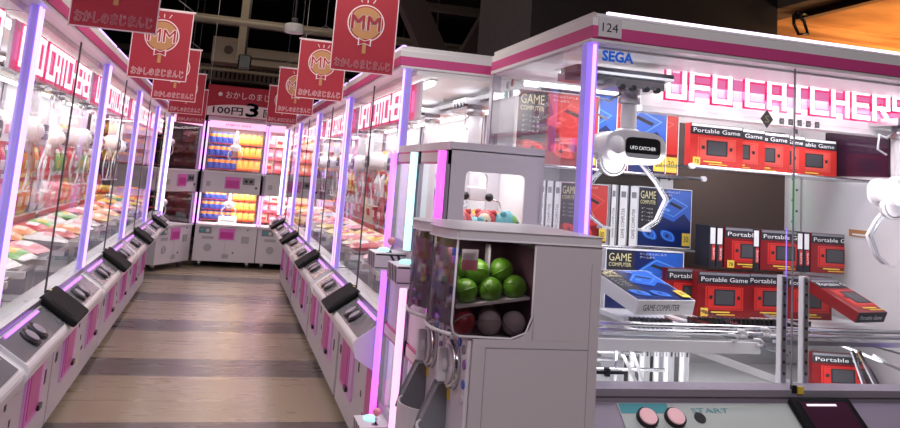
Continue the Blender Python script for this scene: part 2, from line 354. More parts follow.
# ------------------------------------------------------------------ neon lettering
GL = {'U': [[(0,1),(0,0),(1,0),(1,1)]], 'F': [[(0,0),(0,1),(1,1)], [(0,.45),(1,.45)]], 'O': [[(0,0),(0,1),(1,1),(1,0),(0,0)]],
      'C': [[(1,1),(0,1),(0,0),(1,0)]], 'A': [[(0,0),(0,1),(1,1),(1,0)], [(0,.4),(1,.4)]], 'T': [[(0,1),(1,1)], [(.5,1),(.5,0)]],
      'H': [[(0,0),(0,1)], [(1,0),(1,1)], [(0,.5),(1,.5)]], 'E': [[(1,1),(0,1),(0,0),(1,0)], [(0,.5),(.9,.5)]],
      'R': [[(0,0),(0,1),(1,1),(1,.45),(0,.45)], [(.5,.45),(1,0)]], '9': [[(0,0),(1,0),(1,1),(0,1),(0,.5),(1,.5)]]}
def neon_sign(b, x0, z0, w, h, y, word='UFO CATCHER', nine=False):
    units = sum(.45 if c == ' ' else 1 for c in word) + (1.2 if nine else 0); p = w/units; x = x0
    lw = p*.68; t = h*.088; t2 = t+h*.075
    b.box(x0-p*.1, x0+w-p*.2, y+.012, y+.02, z0+h*.08, z0+h*.92, 'neon_fill')
    def stroke(a, c, tt, yy, m):
        a = Vector(a); c = Vector(c); d = c-a; L = d.length; d.normalize(); n = Vector((-d.y, d.x))*tt; e = d*tt
        P = [a-e-n, c+e-n, c+e+n, a-e+n]
        b.prism([(q.x, q.y) for q in P], 'y', yy, yy+.004, m)
    for c in word+('9' if nine else ''):
        if c == ' ': x += p*.45; continue
        for pl in GL[c]:
            for i in range(len(pl)-1):
                A = (x+pl[i][0]*lw, z0+pl[i][1]*h); B = (x+pl[i+1][0]*lw, z0+pl[i+1][1]*h)
                stroke(A, B, t2, y+.006, 'neon_pink'); stroke(A, B, t, y, 'neon_white')
        x += p

# ------------------------------------------------------------------ crane machine
def make_claw(parent, x, y, ztop, zhead, s=1.0, yaw=0):
    c = MB(); c.cyl((x, y, zhead+.06*s), (x, y, ztop), .033*s, 'white', 20); c.cyl((x, y, ztop-.05), (x, y, ztop), .045*s, 'steel', 20)
    c.box(x-.11*s, x+.11*s, y-.09*s, y+.09*s, ztop, ztop+.03, 'steel')
    for dx in (-.08, -.03, .03, .08): c.cyl((x+dx*s, y-.095*s, ztop+.0), (x+dx*s, y-.07*s, ztop+.0), .012*s, 'darkgrey', 10)
    claw = c.build('claw', parent)
    hd = MB(); M = Matrix.Identity(3)
    # rounded capsule body lying along x
    prof = []
    for i in range(28):
        a = 2*PI*i/28; ca, sa = math.cos(a), math.sin(a)
        prof.append((x+.128*s*math.copysign(abs(ca)**.55, ca), zhead+.060*s*math.copysign(abs(sa)**.7, sa)))
    hd.prism(prof, 'y', y-.075*s, y+.07*s, 'white', True)
    hd.sph((x-.085*s, y-.02*s, zhead), .062*s, 'white_bright', (.9, 1.25, 1))
    hd.sph((x, y, zhead+.05*s), .06*s, 'white', (1.1, 1, .6))
    h = hd.build('claw_head', claw, .008*s)
    fp = MB()
    pr = []
    for i in range(24):
        a = 2*PI*i/24; ca, sa = math.cos(a), math.sin(a)
        pr.append((x+.03*s+.078*s*math.copysign(abs(ca)**.3, ca), zhead+.042*s*math.copysign(abs(sa)**.4, sa)))
    fp.prism(pr, 'y', y-.082*s, y-.07*s, 'black')
    fp.text('UFO CATCHER', (x-.03*s, y-.084*s, zhead-.008*s), (1, 0, 0), (0, 0, 1), .115*s, .014*s, 'lit_white')
    fp.build('face_plate', claw)
    gr = MB()
    for sx in (-1,):
        cx = x+sx*.075*s; cz = zhead-.06*s
        gr.cyl((cx, y-.03*s, cz), (cx, y, cz), .055*s, 'white', 24)
        for i in range(16):
            a = PI+PI*i/15; gr.cyl((cx+.055*s*math.cos(a), y-.03*s, cz+.055*s*math.sin(a)), (cx+.055*s*math.cos(a), y, cz+.055*s*math.sin(a)), .007*s, 'white', 6)
    gr.build('gear', claw)
    for sx in (-1, 1):
        a = MB()
        for off in (-.012, .012):
            a.tube([(x+sx*.06*s, y+off, zhead-.05*s), (x+sx*.14*s, y+off, zhead-.13*s), (x+sx*.19*s, y+off, zhead-.20*s), (x+sx*.15*s, y+off, zhead-.29*s), (x+sx*.09*s, y+off, zhead-.33*s)], .007*s, 'acrylic' if off < 0 else 'white', 8)
        a.box(x+sx*.09*s-.02*s, x+sx*.09*s+.02*s, y-.025*s, y+.025*s, zhead-.336*s, zhead-.326*s, 'white')
        a.build('arm', claw)
    w = MB(); w.tube([(x-.03*s, y, ztop-.01), (x-.10*s, y-.01, ztop-.05), (x-.14*s, y-.01, ztop-.04), (x-.15*s, y-.01, ztop-.10), (x-.10*s, y-.01, ztop-.12)], .005*s, 'white', 6); w.build('cable', claw)
    return claw
def post_led(parent, hw, sx, front, led, z0=.865, z1=2.0):
    y = .02 if front else None
    m = MB(); pw = .013 if led == 'led_lilac' else .02; x = sx*(hw-pw)
    m.box(x-pw, x+pw, .0, .028 if led == 'led_lilac' else .045, z0, z1, 'post_glow')
    p = m.build('post', parent, .004)
    l = MB(); l.cyl((x-sx*.006, -.006, z0+.01), (x-sx*.006, -.006, z1-.005), .0065, led, 8)
    l.box(x-pw+.0005, x+pw-.0005, -.004, 0, z0, z1, 'led_blue' if led != 'led_warm' else 'led_warm')
    l.build('led_strip', p)
def ufo_machine(W, D, row=True, led='led_lilac', con=.12):
    hw = W/2; r = empty('crane_machine')
    c = MB(); c.box(-hw+.012, hw-.012, .08, D, .05, .70, 'body'); c.box(-hw+.004, hw-.004, 0, .10, .70, .845, 'lavender'); c.box(-hw+.03, hw-.03, .11, D-.03, 0, .05, 'black')
    c.box(-hw+.005, -hw+.03, .1, D, .70, .845, 'lavender'); c.box(hw-.03, hw-.005, .1, D, .70, .845, 'lavender'); c.box(-hw+.004, hw-.004, -.008, .09, .8455, .870, 'steel' if row else 'lavender')
    c.build('cabinet', r, .0015)
    if row:
        for sx in (-1, 1):
            cx = sx*.44
            d = MB(); d.box(cx-.20, cx+.20, .066, .081, .20, .575, 'door_light'); d.box(cx-.20, cx+.09, .060, .068, .225, .56, 'door_pink'); d.box(cx-.17, cx+.06, .057, .061, .25, .54, 'door_deep')
            dr = d.build('prize_door', r, .004)
            MB().box(cx+.05, cx+.12, .045, .062, .235, .26, 'black').build('handle', dr)
        s = MB()
        for (x, z, w_, h_) in ((-.12, .52, .05, .012), (-.12, .49, .05, .008), (-.10, .40, .03, .05), (.02, .30, .02, .03), (.08, .54, .04, .04), (-.80, .35, .05, .05), (.74, .30, .04, .07), (.12, .22, .05, .02)):
            s = MB(); s.box(x-w_/2, x+w_/2, .0775, .081, z, z+h_, 'ink'); s.build('sticker', r)
        s = MB(); s.box(-.02, .03, .0775, .081, .15, .19, 'cream'); s.build('sticker', r)
    # console
    k = MB(); cw = hw-.02
    zt = .845 if row else .832; drop = .082 if row else .155
    prof = [(-.002, zt), (-con, zt-drop), (-con-.010, zt-drop-.018), (-con+.005, zt-drop-.07), (.0, .62), (.085, .585), (.085, .70), (-.002, .70)]
    k.prism(prof, 'x', -cw, cw, 'white' if row else 'lavender'); co = k.build('console', r, .006)
    sl = drop/con       # slope of the top
    up = Vector((0, -sl, 1)).normalized(); dn = Vector((0, -1, -sl)).normalized()  # along the slope toward the player
    def T(x, t, o=0.0): return Vector((x, -.002, zt)) + dn*t + up*o
    def slab(m, x0, x1, t0, t1, o0, o1, mt):
        vs = [T(x, t, o) for x in (x0, x1) for t in (t0, t1) for o in (o0, o1)]
        m.add(vs, [(0,1,3,2), (4,6,7,5), (0,4,5,1), (2,3,7,6), (0,2,6,4), (1,5,7,3)], mt)
    q = MB(); tl = con/abs(dn.y)
    slab(q, -cw+(.03 if row else .14), cw-.03, .012, tl-.012, 0, .003, 'console_top' if row else 'panel_white')
    if not row:
        slab(q, -cw+.145, -cw+.32, .014, .05, .003, .004, 'teal')
        q.text('START', T(-cw+.40, .05, .0045), (1, 0, 0), -dn, .14, .018, 'teal')
        slab(q, .02, cw-.03, .012, tl-.012, .003, .005, 'lavender')
    q.build('control_panel', co)
    if row:
        for sx in (-1, 1): l = MB(); slab(l, sx*.52-.26, sx*.52+.26, .014, .026, .003, .008, 'led_violet'); l.build('console_light', co)
    bs = (-.62, -.50, .40, .52) if row else (-hw+.245, -hw+.345)
    for i, bx in enumerate(bs):
        bt = MB(); cc = T(bx, tl*.55 if row else .072)
        bt.cyl(cc, cc+up*.016, .036 if not row else .044, 'black', 20); bt.cyl(cc+up*.016, cc+up*.022, .029 if not row else .030, 'btn_pink' if not row else 'lavender', 20)
        bt.build('button', co)
    if not row:
        bt = MB(); cc = T(-hw+.44, .068); bt.cyl(cc, cc+up*.006, .020, 'black', 16); bt.build('coin_knob', co)
    dx0, dx1 = (-.15, .17) if row else (-.035, .215)
    dd = MB()
    slab(dd, dx0, dx1, (-.02 if row else .004), tl+.03, .004, .035 if row else .03, 'matte_black'); dsp = dd.build('display_unit', co, .012, 3)
    dd = MB(); oo = .035 if row else .03; slab(dd, dx0+.03, dx1-.03, .028, tl-.005, oo, oo+.002, 'screen' if not row else 'matte_black'); (None if row else slab(dd, dx0+.05, dx1-.08, .036, .044, oo+.002, oo+.003, 'screen_light')); dd.build('screen', dsp)
    for sx in (-1, 1): post_led(r, hw, sx, True, led)
    for sx in (-1, 1):
        m = MB(); x = sx*(hw-.02); m.box(x-.02, x+.02, D-.04, D, .845, 2.0, 'lavender'); m.build('post', r)
    # header
    h = MB(); h.box(-hw, hw, -.03, D, 2.0, 2.012, 'white'); h.box(-hw, hw, -.035, D, 2.012, 2.055, 'pink')
    hp = [(-hw, -.035), (hw, -.035), (hw, D), (-hw, D)]
    h.box(-hw, hw, -.035, D, 2.055, 2.085, 'white'); h.prism([(-.035, 2.085), (-.03, 2.097), (-.015, 2.103), (D, 2.103), (D, 2.085)], 'x', -hw+.012, hw-.012, 'white')
    hd = h.build('header', r, .003)
    l = MB(); l.box(-hw+.06, hw-.01, -.026, -.010, 2.1035, 2.1095, 'led_white' if not row else 'led_lilac'); l.build('light_bar', hd)
    ce = MB(); ce.box(-hw+.01, hw-.01, .05, D-.02, 1.975 if row else 1.992, 1.999, 'white_bright'); ce.build('ceiling_panel', r)
    for yy in ((.16, D-.14) if row else (.50, D-.14)):
        t = MB(); t.cyl((-hw+.12, yy, 1.958), (hw-.12, yy, 1.958), .014, 'tube', 10); t.box(-hw+.1, hw-.1, yy-.02, yy+.02, 1.968, 1.975, 'white'); t.build('lamp_tube', r)
    # floor of the play field and back wall
    f = MB(); f.box(-hw+.03, hw-.03, .10, D-.01, .70, .72, 'white_bright'); f.build('play_field', r)
    bk = MB(); bk.box(-hw+.02, hw-.02, D-.03, D-.005, .72, 1.975, 'white'); bk.build('back_panel', r)
    # front doors (two sliding panes) and sides
    for sx, x0, x1 in ((-1, -hw+.027, 0), (1, 0, hw-.027)):
        g = MB(); g.quad((x0, .008, .87), (x1, .008, .87), (x1, .008, 2.0), (x0, .008, 2.0), 'glass'); d = g.build('glass_door', r)
    g = MB(); g.box(-.0025 if row else -.0012, .0025 if row else .0012, .004, .012, .87, 2.0, 'darkgrey' if row else 'midgrey'); g.box(-.010, .010, -.010, .002, .86, .885, 'black'); g.box(.012, .035, -.014, -.004, .858, .882, 'yellow'); g.build('door_edge', r)
    return r
def row_fill(r, W, D, shelf_mat='red_print', spec=True):
    hw = W/2
    for i, z in enumerate((1.02, 1.27, 1.52)):
        s = MB(); y0 = D-.38+i*.10; s.box(-hw+.06, hw-.06, y0, D-.04, z-.012, z, 'white'); s.box(-hw+.06, hw-.06, y0-.006, y0, z-.03, z+.012, shelf_mat)
        s.build('display_shelf', r)
    g = MB(); g.box(-hw+.05, hw-.05, .48, .53, 1.925, 1.955, 'darkgrey'); g.box(-hw+.05, hw-.05, .56, .58, 1.92, 1.95, 'steel'); g.build('gantry_rail', r)
    b = MB(); neon_sign(b, -hw+.10, 1.80, W-.22, .125, .06, nine=True); b.box(-hw+.06, hw-.06, .088, .10, 1.775, 1.955, 'white_bright'); b.build('logo_sign', r)
    b = MB()
    for x in (-.66, -.12, .2, .7):
        b.box(x-.02, x+.02, .14, .72, .90, .93, 'white')
    for y in (.2, .66): b.box(-hw+.05, hw-.05, y, y+.02, .885, .905, 'white')
    for x in (-.7, .08, .72): b.box(x-.015, x+.015, .2, .23, .72, .89, 'white')
    b.build('prize_rack', r)
    b = MB(); b.box(-.28, -.24, .12, .40, .722, .88, 'acrylic'); b.build('chute_wall', r); b = MB(); b.box(.62, .66, .12, .4, .722, .88, 'acrylic'); b.build('chute_wall', r)
    make_claw(r, -.42, .47, 1.90, 1.60, 1.1); make_claw(r, .42, .50, 1.90, 1.58, 1.1)

rowm = ufo_machine(1.80, 1.0, True, 'led_lilac')
row_fill(rowm, 1.8, 1.0)
rows = []
LX, RX = -.695, .768
names_l = ['nearest machine of the left row, cut off by the picture edge', 'second machine of the left row, beside the blue lit post',
           'third machine of the left row', 'fourth machine of the left row', 'last machine of the left row, ending in a warm white post']
names_r = ['first machine of the right row, its glass end facing the two towers', 'second machine of the right row', 'third machine of the right row', 'last machine of the right row, ending in a warm white post']
first = True
def place(x, y, rz, lb, grp):
    global first
    o = rowm if first else dup(rowm); first = False
    o.location = (x, y, 0); o.rotation_euler = (0, 0, rz); tag(o, lb, 'crane machine', grp); rows.append(o); return o
for i, y in enumerate((2.205, 4.01, 5.815, 7.62, 9.425)):
    place(LX, y, PI/2, 'white prize crane, ' + names_l[i], 'crane machines of the left row')
for i, y in enumerate((4.56, 6.42, 8.28, 10.14)):
    place(RX, y, -PI/2, 'white prize crane, ' + names_r[i], 'crane machines of the right row')
# end posts of warm white light
for o, s in ((rows[4], 1), (rows[8], -1)):
    m = MB(); x = s*.885; m.cyl((x, -.022, .88), (x, -.022, 1.99), .014, 'led_warm', 10); m.build('end_light', o)
# lamp inside every machine
for i, o in enumerate(rows):
    far = i in (3, 4, 7, 8)
    area('machine_lamp', (0, .5, 1.95), (1.5, .7), 11.5 if not far else 13, (1, .97, 1.0), (0, 0, 0), o)

# ------------------------------------------------------------------ prize packets
def packet_mesh(name, w, h, t, mats, band=None, nx=6, nz=7):
    """pillow bag standing on its bottom edge; mats = (main, print, seal)"""
    b = MB(); grid = {}
    for side in (-1, 1):
        vs = []; fs = []; ms = []
        for j in range(nz+1):
            for i in range(nx+1):
                u = i/nx; v = j/nz; bulge = (math.sin(PI*u)**.6)*(math.sin(PI*min(1, max(0, (v-.07)/.86)))**.6) if 0 < i < nx and 0 < j < nz else 0
                x = (u-.5)*w*(1-.05*math.sin(PI*v)); vs.append((x+.004*math.sin(9*v), side*t/2*bulge, v*h))
        for j in range(nz):
            for i in range(nx):
                f = (j*(nx+1)+i, j*(nx+1)+i+1, (j+1)*(nx+1)+i+1, (j+1)*(nx+1)+i)
                k = mats[2] if j in (0, nz-1) else (mats[1] if (2 <= j <= 3 and 1 <= i <= nx-2) or (band and j < band) else mats[0])
                b.add([vs[a] for a in f], [(0, 1, 2, 3)], k, True)
    me = b.build(name).data; o = bpy.data.objects[me.name] if me.name in bpy.data.objects else None
    return me
def proto_mesh(name, *a, **k):
    me = packet_mesh(name, *a, **k)
    for o in list(bpy.data.objects):
        if o.data == me: bpy.data.objects.remove(o)
    return me
PK = {}
for nm, ms in dict(red=('p_red', 'p_white', 'p_red'), pink=('p_pink', 'p_white', 'p_pink'), cream=('p_cream', 'p_red', 'p_cream'), yellow=('p_yellow', 'p_red', 'p_yellow'),
                   green=('p_green', 'p_yellow', 'p_white'), orange=('p_orange', 'p_cream', 'p_yellow'), white=('p_white', 'p_pink', 'p_white'), teal=('p_teal', 'p_white', 'p_teal')).items():
    PK[nm] = proto_mesh('snack_packet', .205, .235, .085, ms)
PK['can'] = proto_mesh('snack_packet', .088, .15, .06, ('p_orange', 'p_blue', 'p_blue'), band=4)
PK['ybag'] = proto_mesh('snack_packet', .088, .15, .06, ('p_yellow', 'p_yellow', 'p_orange'), band=2)
def item(name, me, M, label, cat, group):
    o = bpy.data.objects.new(name, me); COL.objects.link(o); o.matrix_world = M; return tag(o, label, cat, group)
which = ['nearest left-row crane', 'second left-row crane', 'third left-row crane', 'fourth left-row crane', 'last left-row crane', 'first right-row crane', 'second right-row crane', 'third right-row crane', 'last right-row crane']
for i, r in enumerate(rows):
    left = i < 5
    RM = Matrix.Translation(r.location) @ Matrix.Rotation(r.rotation_euler.z, 4, 'Z')
    pal = ['red', 'green', 'yellow', 'white', 'pink', 'orange'] if left else ['pink', 'pink', 'cream', 'red', 'white', 'yellow']
    nsh = 8 if i in (0, 1, 2, 5, 6) else 6
    for k, z in enumerate((1.02, 1.27, 1.52)):
        c0 = random.choice(pal)
        for j in range(nsh):
            c = pal[(j//2+k*2+i) % len(pal)]
            x = -.74+1.48*j/(nsh-1); y = 1.0-.31+k*.10
            M = RM @ Matrix.Translation((x+random.uniform(-.002, .002), y, z+.0015)) @ Matrix.Rotation(random.uniform(-.05, .05), 4, 'Z')
            nm_ = {'can': 'orange'}.get(c, c)
            item('snack_packet', PK[c], M, '%s snack packet standing on a display shelf in the %s' % (nm_, which[i]), 'snack packet', 'snack packets on shelves of the %s' % which[i])
    # heap on the rack
    for j in range(10 if i in (1, 2, 5, 6) else 6):
        c = random.choice(pal); nn = 5 if i in (1, 2, 5, 6) else 3
        x = (-.62+1.24*(j % nn)/(nn-1)); y = .135 if j < nn else .350
        M = RM @ Matrix.Translation((x+random.uniform(-.02, .02), y, .979)) @ Matrix.Rotation(random.uniform(-.22, .22), 4, 'Z') @ Matrix.Rotation(-1.50, 4, 'X')
        item('snack_packet', PK[c], M, '%s snack packet lying on the white rack in the %s' % (c, which[i]), 'snack packet', 'snack packets lying in the %s' % which[i])
# ------------------------------------------------------------------ the numbered machine at the right
OX, OY = 1.985, 2.50
um = ufo_machine(1.68, 1.05, False, 'led_hot', .20)
um.location = (OX, OY, 0)
tag(um, 'big white and pink prize crane numbered 124 with a glowing neon sign inside', 'crane machine')
def W2(mb, name, parent=None, **k):      # built in room coordinates, carried by the machine
    mb.v = [Vector((v.x-OX, v.y-OY, v.z)) for v in mb.v]; return mb.build(name, parent or um, **k)
b = MB(); b.box(1.165, 1.25, 2.458, 2.4645, 2.018, 2.083, 'body'); b.text('124', (1.178, 2.457, 2.036), (1, 0, 0), (0, 0, 1), .058, .030, 'ink'); W2(b, 'number_plate')
b = MB(); b.text('SEGA', (1.205, 2.502, 1.945), (1, 0, 0), (0, 0, 1), .115, .034, 'sega_blue', thick=.0022); b.text('SEGA', (1.205, 2.5015, 1.945), (1, 0, 0), (0, 0, 1), .115, .034, 'sega_blue')
W2(b, 'maker_lettering')
b = MB(); b.box(1.55, 2.79, 2.86, 2.93, 1.845, 1.972, 'sign_glow'); b.box(1.55, 2.79, 2.845, 2.93, 1.825, 1.848, 'white'); W2(b, 'glow_panel')  # emissive panel imitating the white glow around the sign
b = MB(); neon_sign(b, 1.637, 1.889, 1.205, .104, 2.80, nine=True); W2(b, 'logo_sign')
b = MB()                                         # diamond maker's mark and small squares on the glass
c = Vector((1.862, 2.5, 1.803)); b.poly([c+Vector((-.027, 0, 0)), c+Vector((0, 0, -.034)), c+Vector((.027, 0, 0)), c+Vector((0, 0, .034))], 'midgrey')
b.text('S', (1.853, 2.4985, 1.79), (1, 0, 0), (0, 0, 1), .018, .026, 'cream')
for i in range(5): b.box(1.915+i*.038, 1.935+i*.038, 2.4995, 2.5005, 1.79, 1.812, 'grey'); b.box(1.919+i*.038, 1.931+i*.038, 2.4985, 2.499, 1.795, 1.806, 'paper')
W2(b, 'glass_sticker')
b = MB(); b.box(1.66, 2.79, 3.49, 3.515, 1.03, 1.86, 'brown_wall'); b.box(1.17, 1.66, 3.49, 3.515, 1.27, 1.59, 'grey'); W2(b, 'brown_panel')
for i, x in enumerate((2.03, 2.745)):
    b = MB(); b.box(x-.035, x+.035, 3.46, 3.489, .75, 1.58 if i == 0 else 1.86, 'white')
    for k in range(16 if i == 0 else 20): b.cyl((x-.012+.024*(k % 2), 3.457, .80+k*.052), (x-.012+.024*(k % 2), 3.461, .80+k*.052), .006, 'darkgrey', 8)
    W2(b, 'upright')
b = MB(); b.box(2.79, 2.80, 2.56, 3.50, .72, 1.97, 'white'); W2(b, 'side_panel')
b = MB(); b.box(2.782, 2.79, 2.90, 3.29, 1.655, 1.862, 'purple_window'); W2(b, 'dark_window')
b = MB(); b.box(2.786, 2.79, 3.02, 3.14, 1.385, 1.415, 'banner_gold'); b.box(2.7855, 2.787, 3.04, 3.12, 1.39, 1.398, 'paper'); W2(b, 'orange_sticker')
b = MB(); b.quad((1.148, 2.55, .87), (1.148, 3.50, .87), (1.148, 3.50, 2.0), (1.148, 2.55, 2.0), 'glass_side'); W2(b, 'side_glass')
b = MB()
for (cx, cz, m_) in ((3.10, 1.925, 'midgrey'), (3.04, 1.93, 'red_dark'), (3.12, 1.885, 'teal'), (3.06, 1.885, 'midgrey')):
    b.disc((1.144, cx+.2, cz), (-1, 0, 0), .018, m_, 8)
W2(b, 'hexagon_sticker')
# shelves
def shelf(x0, x1, y0, y1, z, nm='display_shelf'):
    b = MB(); b.box(x0, x1, y0, y1, z-.010, z, 'acrylic'); b.cyl((x0, y0, z-.004), (x1, y0, z-.004), .007, 'chrome', 8); b.cyl((x0+.01, y0, z-.004), (x0+.01, y0-.02, z-.004), .012, 'white', 10); b.cyl((x1-.01, y0, z-.004), (x1-.01, y0-.02, z-.004), .012, 'white', 10); W2(b, nm)
shelf(1.16, 2.09, 3.24, 3.485, 1.594); shelf(1.84, 2.775, 2.97, 3.235, 1.636); shelf(1.16, 2.12, 3.30, 3.485, 1.268)
b = MB(); b.box(1.58, 2.785, 2.98, 3.485, .995, 1.012, 'white'); W2(b, 'prize_deck')
b = MB()
for i in range(26): b.box(1.86+i*.022, 1.871+i*.022, 2.94, 2.975, .985, 1.03, 'black')
b.box(1.85, 2.44, 2.965, 2.98, .98, .995, 'white'); W2(b, 'comb_edge')
b = MB()
for i in range(9): b.box(1.60+i*.02, 1.607+i*.02, 2.93, 2.978, .985, 1.02, 'darkgrey')
b.box(1.58, 1.80, 2.965, 2.98, .98, .995, 'white'); W2(b, 'comb_edge')
# prize bars and frame at the front of the play field
for z, y in ((1.036, 2.72), (1.010, 2.74)):
    b = MB(); b.cyl((1.17, y, z), (2.785, y, z), .0085, 'chrome', 12); W2(b, 'prize_bar')
b = MB(); b.box(1.17, 2.0, 2.70, 2.72, .945, .985, 'white_bright'); b.box(1.17, 2.78, 2.725, 2.74, .975, .992, 'steel'); W2(b, 'cross_beam')
def bar(p, q, w, h, m, name='brace'):
    p, q = Vector(p), Vector(q); d = (q-p); L = d.length; M = Matrix.Translation(p) @ d.to_track_quat('X', 'Z').to_matrix().to_4x4()
    b = MB(); b.box(0, L, -w/2, w/2, -h/2, h/2, m, M); return W2(b, name)
bar((1.72, 2.73, .955), (2.14, 2.66, .835), .012, .026, 'white_bright'); bar((1.44, 2.74, .95), (1.53, 2.74, .80), .01, .010, 'white'); bar((1.49, 2.75, .95), (1.56, 2.75, .80), .01, .010, 'white')
bar((1.70, 2.9, 1.06), (2.10, 2.70, .975), .05, .006, 'acrylic', 'sloping_rail'); bar((1.70, 2.88, 1.04), (2.10, 2.68, .95), .05, .006, 'acrylic', 'sloping_rail'); bar((1.90, 2.94, 1.06), (2.11, 2.72, .99), .03, .006, 'acrylic', 'sloping_rail')
bar((2.20, 2.95, 1.05), (2.78, 2.66, .93), .05, .006, 'steel', 'sloping_rail'); bar((2.42, 2.85, .98), (2.78, 2.66, .85), .05, .008, 'steel', 'sloping_rail'); bar((2.60, 2.8, .93), (2.78, 2.66, .83), .03, .012, 'white_bright')
bar((2.43, 2.72, .96), (2.50, 2.72, .80), .01, .012, 'chrome'); bar((2.46, 2.72, .96), (2.56, 2.72, .80), .01, .012, 'chrome')
for (x, z) in ((1.90, 1.015), (1.86, 1.0), (1.97, .985), (2.00, 1.025), (2.04, 1.0)):
    b = MB(); b.tube([(x, 2.70, z+.012), (x+.02, 2.69, z+.014), (x+.034, 2.69, z+.004), (x+.03, 2.69, z-.008), (x+.008, 2.69, z-.006)], .006, 'white', 8); W2(b, 'hook')
for x in (2.024, 2.118):
    b = MB(); b.box(x-.013, x+.013, 2.60, 2.625, .72, 1.245, 'white'); b.box(x-.009, x+.009, 2.598, 2.60, .72, 1.24, 'steel')
    for k in range(9): b.cyl((x, 2.596, .90+k*.04), (x, 2.60, .90+k*.04), .006, 'darkgrey', 8)
    W2(b, 'upright')
b = MB()
for x0 in (1.20, 1.32, 1.46): b.cyl((x0, 2.80, .80), (x0, 2.80, .95), .006, 'chrome', 8)
b.cyl((1.17, 2.80, .86), (1.66, 2.80, .86), .007, 'chrome', 8); b.cyl((1.17, 2.90, .90), (1.62, 2.90, .90), .007, 'chrome', 8); b.cyl((1.17, 3.0, .85), (1.62, 3.0, .85), .010, 'steel', 8)
b.box(1.18, 1.42, 2.66, 2.675, .895-.02, .905-.02, 'ink')
for i in range(3): b.box(1.20+i*.075, 1.215+i*.075, 2.655, 2.675, .868, .895, 'ink')
W2(b, 'lower_frame')
b = MB(); b.cyl((2.735, 3.452, 1.40), (2.735, 3.452, 1.63), .004, 'reflection_green', 6); W2(b, 'led_strip')  # glowing green line added in place of a glass reflection
b = MB(); b.cyl((2.03, 2.60, 1.0), (2.03, 2.60, 1.42), .0022, 'led_blue', 6); W2(b, 'led_strip')  # thin blue glow added for the reflection along the door edge
bk = MB(); bk.box(1.2, 2.78, 2.60, 3.45, .74, .745, 'white_bright'); W2(bk, 'deck_plate')
# gantry and claws
b = MB(); b.box(1.18, 1.60, 2.76, 2.83, 1.900, 1.93, 'dull_steel'); b.box(1.20, 1.60, 2.70, 2.85, 1.93, 1.955, 'midgrey'); W2(b, 'gantry_rail')
make_claw(um, 1.443-OX, 2.75-OY, 1.885, 1.668, .90)
make_claw(um, 2.735-OX, 2.78-OY, 1.86, 1.585, .9)
area('machine_lamp', (0, .40, 1.94), (1.4, .5), 16, (1, .98, 1.0), (0, 0, 0), um)
area('machine_lamp', (0, .15, 1.55), (1.3, .2), 3.0, (1, .95, 1.0), (math.radians(75), 0, 0), um)
area('low_fill', (-.1, .26, .94), (1.4, .10), 2.0, (1, 1, 1), (math.radians(30), 0, 0), um)  # unseen light under the beam, added to brighten the lower interior

